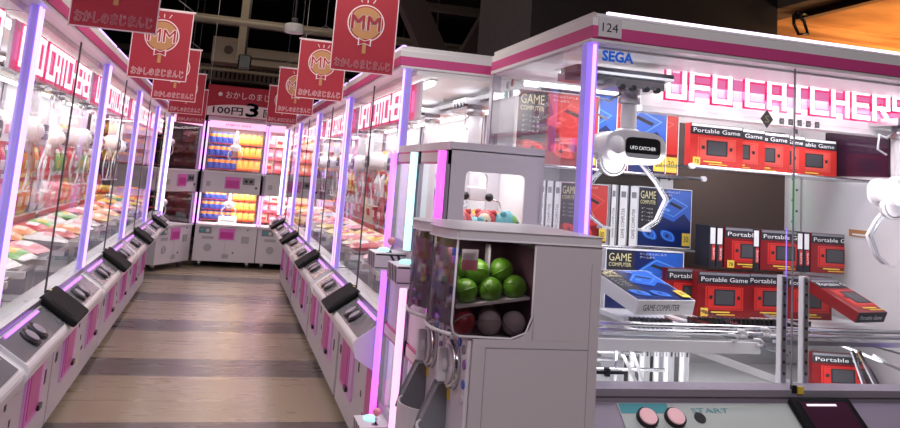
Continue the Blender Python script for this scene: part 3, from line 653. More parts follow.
# ------------------------------------------------------------------ boxed prizes
def gc_box(x, y, z, w, h, t, colr, label, sticker=True, M=None, group='boxed game computers', small=False):
    r = empty('game_computer_box', (x, y, z)); 
    if M is not None: r.matrix_world = M
    main, light, dark = (('blue_print', 'blue_light', 'blue_dark') if colr == 'blue' else ('red_print', 'red_lit', 'red_dark'))
    b = MB(); b.box(0, w, 0, t, 0, h, 'paper'); f = -.0006
    def R(u0, v0, u1, v1, m, k=1): b.quad((u0*w, f*k, v0*h), (u1*w, f*k, v0*h), (u1*w, f*k, v1*h), (u0*w, f*k, v1*h), m)
    def Pl(pts, m, k): b.poly([(u*w, f*k, v*h) for u, v in pts], m)
    R(.012, .015, .988, .985, dark, 1); R(.02, .30, .36, .97, 'ink', 2)
    Pl([(.36, .97), (.98, .97), (.98, .30), (.55, .30)], main, 2) if colr == 'red' else Pl([(.50, .97), (.98, .97), (.98, .45)], main, 2)
    # games console seen from above, with its slot and cable
    Pl([(.36, .62), (.64, .88), (.95, .74), (.95, .66), (.66, .44), (.36, .55)], main, 3)
    Pl([(.38, .62), (.64, .85), (.93, .72), (.66, .52)], light, 4); Pl([(.40, .615), (.64, .83), (.90, .715), (.66, .535)], main, 5)
    Pl([(.56, .74), (.60, .775), (.82, .69), (.78, .655)], 'ink', 6); Pl([(.48, .63), (.52, .665), (.60, .635), (.56, .60)], light, 6)
    # two controllers
    for cu, cv in ((.22, .22), (.56, .20)):
        pts = [(cu+.14*math.copysign(abs(math.cos(a))**.7, math.cos(a))*1.0, cv+.085*math.sin(a)+.05*math.cos(a)*-1) for a in [2*PI*i/20 for i in range(20)]]
        Pl(pts, main, 4); Pl([(cu+(u-cu)*.8, cv+(v-cv)*.8) for u, v in pts], light, 5); Pl([(cu+(u-cu)*.68, cv+(v-cv)*.68) for u, v in pts], main, 6)
        Pl([(cu-.05, cv), (cu-.02, cv+.03), (cu+.02, cv), (cu-.01, cv-.03)], 'ink', 7)
    b.text('GAME', (.035*w, f*8, .80*h), (1, 0, 0), (0, 0, 1), .28*w, .13*h, 'cream'); b.text('COMPUTER', (.035*w, f*8, .71*h), (1, 0, 0), (0, 0, 1), .28*w, .065*h, 'cream')
    for i in range(4): b.text('ｹﾞｰﾑｺﾝ'[:5], (.06*w, f*8, (.62-.065*i)*h), (1, 0, 0), (0, 0, 1), .2*w, .03*h, 'paper')
    for i in range(2): b.text('ゲームをたのしもう'[:9-4*i], (.42*w, f*8, (.92-.055*i)*h), (1, 0, 0), (0, 0, 1), (.34-.14*i)*w, .035*h, 'paper')
    # side spine
    b.quad((w+.0006, 0, .02*h), (w+.0006, t, .02*h), (w+.0006, t, .98*h), (w+.0006, 0, .98*h), 'paper')
    b.build('printed_box', r)
    if sticker:
        s = MB(); s.box(w*.82, w*.97, -.008, -.0065, h*.05, h*.26, 'yellow'); s.text('30', (w*.845, -.009, h*.11), (1, 0, 0), (0, 0, 1), w*.085, h*.10, 'ink'); s.build('price_sticker', r)
    return tag(r, label, 'game box', group)
def gc_spine(x, y, z, h, w, t, label, dark=False):
    r = MB(); r.box(0, w, 0, t, 0, h, 'paper'); r.quad((0, -.0006, 0), (w*.22, -.0006, 0), (w*.22, -.0006, h), (0, -.0006, h), 'ink')
    r.text('GAME COMPUTER', (w*.80, -.001, h*.12), (0, 0, 1), (-1, 0, 0), h*.5, w*.36, 'ink')
    r.box(w*.35, w*.85, -.0008, 0, h*.80, h*.9, 'midgrey')
    o = r.build('game_computer_box'); o.location = (x, y, z); return tag(o, label, 'game box', 'boxed game computers')
ZS = 1.595
gc_box(1.195, 3.30, ZS, .392, .325, .03, 'red', 'boxed red game computer at the left end of the top shelf')
gc_box(1.31, 3.335, ZS, .385, .345, .03, 'blue', 'blue game computer box peeping out just left of the big claw, top shelf', False)
gc_box(1.39, 3.37, ZS, .385, .345, .03, 'red', 'red game computer box almost hidden behind the claw shaft, top shelf', False)
gc_box(1.605, 3.405, ZS, .385, .345, .03, 'blue', 'blue game computer box just right of the claw shaft on the top shelf')
gc_box(1.69, 3.44, ZS, .385, .345, .03, 'red', 'red game computer box edge between a blue box and the portable games')
Zm = 1.269
for i, x in enumerate((1.325, 1.362, 1.399)):
    gc_spine(x, 3.33, Zm, .26, .034, .14, ['white game computer box on edge, leftmost of three behind the side glass', 'white game computer box on edge, middle of three behind the side glass', 'white game computer box on edge, rightmost of three behind the side glass'][i])
gc_box(1.437, 3.34, Zm, .232, .262, .05, 'red', 'red and black game computer box on the middle shelf beside three white edges')
for i, (x, w_) in enumerate(((1.675, .028), (1.712, .046), (1.764, .046))):
    gc_spine(x, 3.33, Zm, .265, w_, .14, ['narrow white game computer box on edge just right of the red one', 'white game computer box on edge, second of three left of the blue box', 'white game computer box on edge touching the upright blue box'][i])
gc_box(1.818, 3.34, Zm, .275, .268, .05, 'blue', 'blue game computer box on the middle shelf, upright under the white claw arm')
gc_box(1.60, 3.20, 1.013, .375, .25, .05, 'blue', 'blue game computer box standing on the bottom deck behind the tilted box')
# tilted box resting on the bars: face up, leaning toward the glass
tl = math.radians(-76)
Mt = Matrix.Translation((1.495, 2.735, 1.066)) @ Matrix.Rotation(math.radians(10), 4, 'Z') @ Matrix.Rotation(tl, 4, 'X')
tb = gc_box(0, 0, 0, .27, .30, .055, 'blue', 'blue game computer box lying tilted on the prize bars, white edge to the front', True, Mt @ Matrix.Translation((0, -.055, 0)))
q = MB(); q.text('GAME COMPUTER', (.03, .040, -.0012), (1, 0, 0), (0, -1, 0), .17, .024, 'ink'); q.build('edge_print', tb)

def pg_box(x, y, z, w, h, t, label, lit=False, sticker=True, M=None, crop=1.0):
    r = empty('portable_game_box', (x, y, z))
    if M is not None: r.matrix_world = M
    main = 'red_lit' if lit else 'red_print'; dk = 'red_print' if lit else 'red_dark'  # top shelf light is put into the print: brighter reds, paler strip
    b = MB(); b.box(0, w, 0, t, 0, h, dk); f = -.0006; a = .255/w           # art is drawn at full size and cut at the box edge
    def R(u0, v0, u1, v1, m, k): 
        u1 = min(1, u1*a); u0 = u0*a
        if u0 < u1: b.quad((u0*w, f*k, v0*h), (u1*w, f*k, v0*h), (u1*w, f*k, v1*h), (u0*w, f*k, v1*h), m)
    R(0, .74, 1, 1, 'ink', 1); R(.02, .93, .98, .99, 'paper' if lit else 'midgrey', 2); R(.14, .16, .86, .68, main, 2); R(.17, .19, .83, .65, dk, 3); R(.18, .20, .82, .64, main, 4)
    R(.30, .26, .70, .62, 'ink', 5); R(.33, .29, .67, .59, 'darkgrey', 6); R(.21, .40, .27, .48, 'ink', 6); R(.74, .40, .79, .48, 'ink', 6)
    R(.25, .10, .6, .13, 'yellow', 5); R(.35, .05, .7, .07, 'yellow', 5)
    word = 'Portable Game' if a < 1.1 else ('Portable G' if a < 1.5 else 'Portabl')
    b.text(word, (.05*.255, f*7, .79*h), (1, 0, 0), (0, 0, 1), min(w*.93, .225*min(1, len(word)/13*1.05)), .10*h, 'paper')
    b.build('printed_box', r)
    if sticker:
        s = MB(); s.box(.012, .046, -.0065, -.005, .02*h, .20*h, 'yellow'); s.text('78', (.018, -.0075, .06*h), (1, 0, 0), (0, 0, 1), .022, .09*h, 'ink'); s.build('price_sticker', r)
    return tag(r, label, 'game box', 'boxed portable games')
od = ['first', 'second', 'third', 'fourth', 'fifth']
for i, (xr, y) in enumerate(((2.118, 3.0), (2.262, 3.046), (2.425, 3.092), (2.545, 3.138), (2.755, 3.184))):
    pg_box(xr-.255, y, 1.637, .255, .178, .04, 'brightly lit red portable game box on the top right shelf, %s from the claw' % od[i], True, i == 0)
def pg_spine(x, y, z, label):
    r = MB(); r.box(0, .030, 0, .11, 0, .175, 'ink'); r.box(.003, .027, -.0008, 0, .10, .168, 'paper'); r.box(.012, .027, -.0009, 0, .03, .095, 'red_print')
    r.text('GAME', (.026, -.0012, .035), (0, 0, 1), (-1, 0, 0), .05, .01, 'paper'); o = r.build('portable_game_box'); o.location = (x, y, z); return tag(o, label, 'game box', 'boxed portable games')
pg_spine(2.048, 3.12, 1.213, 'portable game box on edge, far left of the middle row'); pg_spine(2.083, 3.12, 1.213, 'portable game box on edge, second from the left of the middle row')
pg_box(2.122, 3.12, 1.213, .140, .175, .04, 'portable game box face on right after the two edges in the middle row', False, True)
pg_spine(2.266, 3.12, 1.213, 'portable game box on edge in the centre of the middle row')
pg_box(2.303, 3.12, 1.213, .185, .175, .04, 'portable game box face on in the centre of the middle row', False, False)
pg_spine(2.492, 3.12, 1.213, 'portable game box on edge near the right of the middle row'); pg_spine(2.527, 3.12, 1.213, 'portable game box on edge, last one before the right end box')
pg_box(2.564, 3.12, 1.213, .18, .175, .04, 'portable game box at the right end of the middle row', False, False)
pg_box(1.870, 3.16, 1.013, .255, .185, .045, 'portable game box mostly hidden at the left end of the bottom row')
pg_box(1.972, 3.08, 1.013, .255, .185, .045, 'dimly lit red portable game box in full view in the bottom row')
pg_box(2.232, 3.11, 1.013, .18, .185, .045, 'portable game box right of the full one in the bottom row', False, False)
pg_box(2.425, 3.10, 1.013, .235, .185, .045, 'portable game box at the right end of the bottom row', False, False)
Mt = Matrix.Translation((2.49, 2.775, 1.054)) @ Matrix.Rotation(math.radians(14), 4, 'Z') @ Matrix.Rotation(math.radians(-68), 4, 'X')
pg_box(0, 0, 0, .185, .25, .045, 'red portable game box tilted on the right prize bars', False, False, Mt @ Matrix.Translation((0, -.05, 0)))
q = MB(); q.box(0, .185, 0, .045, -.002, -.0005, 'ink'); q.text('Portable Game', (.02, .032, -.0026), (1, 0, 0), (0, -1, 0), .14, .018, 'paper'); q.build('edge_print', bpy.data.objects[[o.name for o in bpy.data.objects if o.get('label', '').startswith('red portable game box tilted')][0]])
Mt = Matrix.Translation((2.40, 2.90, .760)) @ Matrix.Rotation(math.radians(-12), 4, 'Z') @ Matrix.Rotation(math.radians(-4), 4, 'X')
pg_box(0, 0, 0, .20, .155, .045, 'dark portable game box fallen upright below the right bars', False, True, Mt)
Mt = Matrix.Translation((2.60, 2.84, .747)) @ Matrix.Rotation(math.radians(20), 4, 'Z') @ Matrix.Rotation(math.radians(-35), 4, 'X')
pg_box(0, 0, 0, .17, .19, .045, 'portable game box lying slanted in the low right corner of the machine', False, False, Mt)
sp = [('black', .020), ('paper', .022), ('darkgrey', .018), ('paper', .02), ('grey', .018), ('black', .016), ('paper', .020), ('midgrey', .018), ('paper', .02), ('grey', .02), ('darkgrey', .022), ('paper', .02), ('grey', .02)]
x = 1.60
wd = {'black': 'black', 'paper': 'white', 'darkgrey': 'charcoal', 'grey': 'pale grey', 'midgrey': 'mid grey'}
for i, (m_, w_) in enumerate(sp):
    q = MB(); q.box(0, w_, 0, .20, 0, .20, 'paper'); q.box(.001, w_-.001, -.001, 0, .004, .196, m_); q.box(w_*.3, w_*.7, -.0015, -.001, .12, .18, 'grey' if m_ != 'grey' else 'ink')
    o = q.build('thin_game_case'); o.location = (x, 3.0, .746); x += w_+.003
    tag(o, '%s thin game case standing in the row on the lower floor of the machine' % wd[m_], 'game case', 'thin game cases on the lower floor')

# ------------------------------------------------------------------ capsule machines
def gacha():
    W = .24; hw = W/2; r = empty('capsule_machine')
    b = MB(); b.box(-hw, hw, .0, .36, .03, 1.09, 'gacha_body'); b.box(-hw, hw, .165, .36, 1.09, 1.345, 'gacha_body'); b.box(-hw+.02, hw-.02, .03, .34, 0, .03, 'black')
    # rounded lower-back corner of the side window
    for s in (-1, 1):
        x0, x1 = (hw-.004, hw) if s > 0 else (-hw, -hw+.004)
        arc = [(.165-.06+.06*math.cos(a), 1.15-.06+.0-.0+.06-.06*1-.0+.06*(1-math.cos(0)) - .06*0 + .0) for a in (0,)]
        prof = [(.166, 1.089), (.166, 1.15)] + [(.105+.06*math.cos(t), 1.15+.06*math.sin(t)) for t in [-PI/2*i/8 for i in range(1, 9)]]
        b.prism(prof, 'x', x0, x1, 'gacha_body')
    b.box(hw, hw+.0015, .33, .332, .05, 1.3, 'grey'); b.box(hw, hw+.0015, .035, .037, .05, 1.07, 'grey'); b.box(hw, hw+.0015, .035, .33, 1.068, 1.07, 'grey')
    b.build('cabinet', r, .0012)
    def arcp(y, bulge, n=10, w=hw): return [(-w+2*w*i/n, y-bulge*math.sin(PI*i/n)**.7) for i in range(n+1)]
    c = MB(); c.prism([(hw, .36), (-hw, .36)]+arcp(-.062, .036), 'z', 1.345, 1.372, 'gacha_light'); c.build('top_cap', r, .005)
    g = MB()
    a = arcp(-.060, .034, 10, hw-.003)
    for i in range(10):
        (x0, y0), (x1, y1) = a[i], a[i+1]
        g.quad((x0, y0, 1.10), (x1, y1, 1.10), (x1, y1, 1.346), (x0, y0, 1.346), 'bin_glass')
    for s in (-1, 1):
        x = s*(hw-.003); g.quad((x, -.060, 1.10), (x, .165, 1.10), (x, .165, 1.346), (x, -.060, 1.346), 'smoke_glass')
    g.build('bin_window', r)
    fr = MB()
    for s in (-1, 1):
        x = s*(hw-.004)
        fr.tube([(x, -.060, 1.345), (x, -.062, 1.13), (x, -.056, 1.105), (x, -.04, 1.096), (x, .105, 1.092), (x, .147, 1.108), (x, .163, 1.15), (x, .163, 1.345)], .0035, 'gacha_light', 6)
    fr.tube([(p[0], p[1], 1.10) for p in a], .006, 'gacha_light', 6)
    fr.build('window_rim', r)
    p = MB(); a2 = arcp(-.052, .032, 10, hw-.012)
    cols = ['p_purple', 'blue_dark', 'p_purple', 'midgrey', 'maroon', 'p_purple', 'blue_print', 'midgrey', 'p_pink', 'maroon']
    for i in range(10):
        (x0, y0), (x1, y1) = a2[i], a2[i+1]
        for k in range(10):
            z0 = 1.12+k*.02; p.quad((x0, y0, z0), (x1, y1, z0), (x1, y1, z0+.02), (x0, y0, z0+.02), cols[(i*3+k*7+i*k) % 10])
    p.build('display_card', r)
    i_ = MB(); i_.box(-hw+.006, hw-.006, .158, .164, 1.095, 1.33, 'maroon'); i_.box(.02, .05, .05, .056, 1.17, 1.33, 'gacha_light')
    i_.box(-hw+.008, -hw+.012, -.05, .155, 1.10, 1.33, 'maroon'); i_.box(.112, .113, -.045, .0, 1.265, 1.32, 'p_white'); i_.box(.113, .1135, -.045, .0, 1.265, 1.292, 'p_pink')
    i_.prism([(-.05, 1.165), (.155, 1.195), (.155, 1.202), (-.05, 1.172)], 'x', -hw+.01, hw-.008, 'p_white'); i_.build('bin_interior', r)
    # mechanism plate, dial, handle, stickers, chute and tray
    m = MB(); m.box(-hw+.01, hw-.01, -.012, .0, .55, 1.085, 'gacha_light'); m.build('front_plate', r, .004)
    d = MB(); d.cyl((.0, -.030, 1.0), (.0, -.012, 1.0), .062, 'chrome', 28, .066); d.cyl((.0, -.034, 1.0), (.0, -.030, 1.0), .052, 'gacha_light', 28); di = d.build('dial', r)
    d = MB(); d.box(-.012, .012, -.060, -.034, .955, 1.045, 'gacha_light'); d.cyl((0, -.05, 1.0), (0, -.034, 1.0), .022, 'gacha_light', 16); d.build('handle', di, .005)
    s = MB()
    for (x, z, mt) in ((.045, 1.068, 'blue_print'), (.085, 1.055, 'midgrey'), (.098, 1.02, 'p_purple'), (.10, .97, 'blue_print'), (-.07, 1.068, 'midgrey'), (.09, .93, 'gacha_body')):
        s.cyl((x, -.016, z), (x, -.012, z), .012, mt, 8)
    s.box(-.06, -.02, -.014, -.012, .90, .93, 'yellow'); s.build('stickers', r)
    ch = MB(); ch.prism([(-.012, .93), (-.035, .93), (-.075, .84), (-.085, .80), (-.012, .78)], 'x', -.095, -.045, 'midgrey')
    ch.build('chute', r, .006)
    t = MB(); n = 14; ring = [(.105*math.cos(PI+PI*i/n), -.010+.095*math.sin(PI+PI*i/n)) for i in range(n+1)]
    t.prism(ring, 'z', .755, .765, 'gacha_light')
    for i in range(n):
        (x0, y0), (x1, y1) = ring[i], ring[i+1]
        t.add([(x0, y0, .755), (x1, y1, .755), (x1, y1, .835), (x0, y0, .835), (x0*.94, y0*.94, .755), (x1*.94, y1*.94, .755), (x1*.94, y1*.94, .835), (x0*.94, y0*.94, .835)], [(0,1,2,3), (4,5,6,7), (3,2,6,7)], 'gacha_light')
    t.build('capsule_tray', r)
    return r
ga = gacha(); ga.location = (.68, 2.222, 0); ga.rotation_euler = (0, 0, -PI/2)
tag(ga, 'pale grey capsule vending machine with green capsules behind its side window', 'capsule machine', 'capsule vending machines')
gb = dup(ga, None, (.68, 2.465, 0), -PI/2, 'pale grey capsule vending machine behind the one with green capsules', 'capsule vending machines')
def capsule(x, y, z, m1, m2, label, group):
    b = MB(); b.sph((0, 0, 0), .033, m1, n=20, k=14); b.cyl((0, 0, -.002), (0, 0, .002), .0338, m2, 20)
    o = b.build('toy_capsule'); o.location = (x, y, z); o.rotation_euler = (random.uniform(-.8, .8), random.uniform(-.8, .8), 0); return tag(o, label, 'capsule', group)
def gl(lx, ly, cy): return (.68+ly, cy-lx)
k = 0
for (lx, ly, lz) in ((.078, -.018, .040), (.078, .052, .046), (.078, .122, .054), (.06, .018, .102), (.05, .09, .108), (.006, -.03, .040), (.006, .04, .046), (.006, .11, .054), (-.065, -.02, .042), (-.065, .055, .05), (.0, .0, .108)):
    X, Y = gl(lx, ly, 2.222); capsule(X, Y, 1.168+lz-(0 if lz < .09 else .012), 'capsule_green', 'capsule_green', 'apple green capsule in the heap behind the capsule machine side window', 'green capsules in the side window')
for (lx, ly) in ((.08, -.02), (.08, .055), (.08, .125), (.005, .0), (.005, .08)):
    X, Y = gl(lx, ly, 2.222); capsule(X, Y, 1.127, 'capsule_clear' if ly > 0 else 'capsule_red', 'capsule_clear', '%s capsule under the white ramp below the green ones' % ('cloudy' if ly > 0 else 'dark red'), 'capsules under the ramp')
area('bin_lamp', (.66, 2.13, 1.329), (.15, .03), .25, (1, .95, .9))

# ------------------------------------------------------------------ narrow two-level towers
def tower(led, led2, far_led=None):
    W = .435; hw = W/2; D = .355; r = empty('mini_crane_tower')
    b = MB(); b.box(-hw, hw, 0, D, .02, .50, 'tower_grey'); b.box(-hw, hw, .0, D, .86, 1.20, 'tower_grey'); b.box(-hw, hw, -.005, D, 1.605, 1.635, 'tower_grey')
    b.box(-hw, hw, D-.012, D, .5, 1.61, 'tower_grey'); b.box(-hw+.01, hw-.01, .01, D-.013, 1.20, 1.204, 'white_bright')
    for s in (-1, 1):
        x0, x1 = (hw-.01, hw) if s > 0 else (-hw, -hw+.01)
        b.box(x0, x1, 0, D, .5, .86, 'tower_grey')
        # upper side panel with a rounded window
        y0, y1, z0, z1 = .060, .285, 1.355, 1.535
        b.box(x0, x1, 0, y0, 1.2, 1.61, 'tower_grey'); b.box(x0, x1, y1, D, 1.2, 1.61, 'tower_grey'); b.box(x0, x1, y0, y1, 1.2, z0, 'tower_grey'); b.box(x0, x1, y0, y1, z1, 1.61, 'tower_grey')
        for (cy, cz, a0) in ((y0, z0, PI), (y1, z0, -PI/2), (y1, z1, 0), (y0, z1, PI/2)):
            rr_ = .018; sy = 1 if cy == y0 else -1; sz = 1 if cz == z0 else -1
            ctr = (cy+sy*rr_, cz+sz*rr_)
            b.prism([(cy, cz), (cy+sy*rr_, cz)] + [(ctr[0]-sy*rr_*math.sin(PI/2*t/5), ctr[1]-sz*rr_*math.cos(PI/2*t/5)) for t in range(1, 5)] + [(cy, cz+sz*rr_)], 'x', x0, x1, 'tower_grey')
    b.build('cabinet', r, .002)
    for (z0, z1) in ((1.20, 1.605), (.50, .86)):
        e = MB()
        for (x0, x1) in ((-hw, -hw+.025), (hw-.025, hw)): e.box(x0, x1, -.008, .004, z0, z1, 'lavender')
        e.box(-hw, hw, -.008, .004, z0, z0+.03, 'lavender'); e.box(-hw, hw, -.008, .004, z1-.05, z1, 'pink')
        e.box(-hw+.03, hw-.03, -.010, -.008, z1-.042, z1-.008, 'banner_white')
        e.build('window_frame', r)
    g = MB(); g.quad((-hw+.02, -.002, 1.22), (hw-.02, -.002, 1.22), (hw-.02, -.002, 1.56), (-hw+.02, -.002, 1.56), 'glass'); g.build('glass_pane', r); g = MB(); g.quad((-hw+.02, -.002, .52), (hw-.02, -.002, .52), (hw-.02, -.002, .82), (-hw+.02, -.002, .82), 'glass')
    g.build('glass_pane', r)
    for s in (-1, 1):
        g = MB(); x = s*(hw-.005); g.quad((x, .06, 1.355), (x, .285, 1.355), (x, .285, 1.535), (x, .06, 1.535), 'glass'); g.build('side_pane', r)
    i_ = MB(); i_.box(-hw+.012, hw-.012, D-.02, D-.013, .51, 1.60, 'white_bright'); i_.box(-hw+.012, -hw+.02, .02, D-.02, .51, .86, 'white'); i_.cyl((-hw+.03, .05, 1.585), (hw-.03, .05, 1.585), .01, 'tube', 8); i_.build('interior_lining', r)
    c = MB(); c.cyl((0, .17, 1.48), (0, .17, 1.60), .012, 'white', 12); c.box(-.03, .03, .14, .20, 1.43, 1.48, 'white'); cl = c.build('claw', r, .004)
    for s in (-1, 1):
        c = MB(); c.sph((s*.012+.02, .17+s*.045, 1.445), .016, 'black'); c.tube([(.02, .17+s*.05, 1.44), (.02, .17+s*.09, 1.43), (.02, .17+s*.10, 1.40), (.02, .17+s*.05, 1.375)], .004, 'chrome', 6); c.build('arm', cl)
    for (z, zz) in ((1.155, 0), (.475, 1)):
        t = MB(); t.prism([(-.13, -.035), (0, -.055), (0, .03), (-.13, .025)], 'x', -.085, .085, 'tower_grey')
        t.box(-.083, .083, -.1305, -.129, -.033, .023, 'lavender')
        for dx in (-.05, .0, .05):
            for s in (1,):
                t.prism([(dx-.004, .025), (dx+.004, .025), (dx+.035, -.03), (dx+.027, -.03)], 'y', -.1315, -.1300, 'ink')
        t.box(.0851, .086, -.128, -.002, .018, .024, 'ink'); t.box(.0851, .086, -.128, -.002, -.034, -.03, 'ink')
        t.prism([(-.07, .02), (-.06, .02), (-.02, -.04), (-.03, -.04)], 'x', .0851, .086, 'ink'); t.prism([(-.04, .02), (-.03, .02), (.0-.002, -.04), (-.012, -.04)], 'x', .0851, .086, 'ink')
        t.v = [Vector((v.x+.0, v.y, v.z+z)) for v in t.v]; tr = t.build('control_tray', r, .003)
        q = MB(); q.sph((-.03, -.07, z+.03), .03, 'pad_cyan', (1.3, 1, .35)); q.build('button_pad', tr)
        q = MB(); q.cyl((.045, -.06, z+.025), (.045, -.06, z+.065), .005, 'chrome', 8); q.sph((.045, -.06, z+.075), .016, 'p_pink'); q.cyl((.045, -.06, z+.024), (.045, -.06, z+.028), .018, 'black', 12); q.build('joystick', tr)
    def strip(x, z0, z1, m, nm='led_strip'):
        l = MB(); l.box(x-.012, x+.012, -.020, -.006, z0, z1, 'lavender'); l.cyl((x, -.026, z0), (x, -.026, z1), .0165, m, 12)
        if m in ('led_magenta',):
            for k in range(int((z1-z0)/.022)): l.cyl((x, -.034, z0+.012+k*.022), (x, -.032, z0+.012+k*.022), .005, 'led_pinkwhite', 6)
        l.build(nm, r)
    strip(hw-.014, 1.21, 1.60, led); strip(hw-.014, .30 if led2 else .9, 1.06, led2 or led)
    if far_led: strip(-hw+.014, .62, 1.60, 'led_violet'); strip(-hw+.014, .25, .62, far_led)
    k = MB(); k.cyl((hw-.05, -.012, .95), (hw-.05, -.006, .95), .03, 'chrome', 16); k.cyl((-hw+.1, -.012, .35), (-hw+.1, -.006, .35), .012, 'ink', 10); k.build('lock', r)
    return r
TX = .762
ta = tower('led_cyan', 'led_pinkwhite', 'led_magenta'); ta.location = (TX, 3.415, 0); ta.rotation_euler = (0, 0, -PI/2)
tag(ta, 'narrow two-level crane tower with a cyan lit strip, next to the long right row', 'crane machine', 'narrow crane towers')
tb_ = tower('led_magenta', 'led_magenta'); tb_.location = (TX, 2.975, 0); tb_.rotation_euler = (0, 0, -PI/2)
tag(tb_, 'narrow two-level crane tower with a magenta strip and a grey side window', 'crane machine', 'narrow crane towers')
for (t_, yy) in ((ta, 3.415), (tb_, 2.975)):
    area('tower_lamp', (0, .17, 1.598), (.36, .25), 1.0, (1, 1, 1), (0, 0, 0), t_); area('tower_lamp', (0, .17, .855), (.36, .25), .6, (1, .95, 1), (0, 0, 0), t_)
def plush(x, y, z, m1, m2, label):
    b = MB(); b.sph((0, 0, 0), .046, m1, n=18, k=12); b.sph((-.0, -.016, .004), .034, m2, n=14, k=10)
    for s in (-1, 1): b.sph((s*.028, 0, .036), .013, m1, n=10, k=6)
    for s in (-1, 1): b.sph((s*.011, -.047, .008), .004, 'ink', n=8, k=6)
    o = b.build('round_plush'); o.location = (x, y, z); o.rotation_euler = (0, 0, random.uniform(-1, 1)); return tag(o, label, 'plush toy', 'round plush toys in the tower')
cz = 1.252
for (x, y, z, m1, m2, lb) in ((.83, 2.82, 1.385, 'p_red', 'p_pink', 'red'), (.885, 2.83, 1.36, 'p_teal', 'p_yellow', 'teal and yellow'), (.94, 2.86, 1.385, 'p_red', 'p_cream', 'red and cream'), (1.01, 2.84, 1.385, 'p_teal', 'p_green', 'teal and green'), (1.00, 2.93, 1.38, 'p_orange', 'p_yellow', 'orange'), (.90, 2.95, 1.38, 'p_yellow', 'p_pink', 'yellow')):
    plush(x, y, z-.03, m1, m2, '%s round plush toy inside the tower with the side window' % lb)
for (x, y, lb, m1, m2) in ((.83, 2.82, 'white', 'p_white', 'p_cream'), (.90, 2.86, 'cream', 'p_cream', 'p_white'), (.97, 2.82, 'pink', 'p_pink', 'p_white'), (1.04, 2.9, 'white', 'p_white', 'p_cream'), (.83, 2.93, 'yellow', 'p_yellow', 'p_yellow'), (1.0, 3.0, 'pink', 'p_pink', 'p_red')):
    plush(x, y, cz+.035, m1, m2, '%s round plush toy in the lower layer inside the side-window tower' % lb)
for (x, y, m1, m2, lb) in ((.83, 3.27, 'p_green', 'p_white', 'green'), (.83, 3.36, 'p_red', 'p_yellow', 'red and yellow'), (.84, 3.45, 'p_cream', 'p_pink', 'cream'), (.90, 3.31, 'p_yellow', 'p_orange', 'yellow'), (.90, 3.41, 'p_pink', 'p_white', 'pink')):
    plush(x, y, cz, m1, m2, '%s round plush toy inside the tower with the cyan strip' % lb)

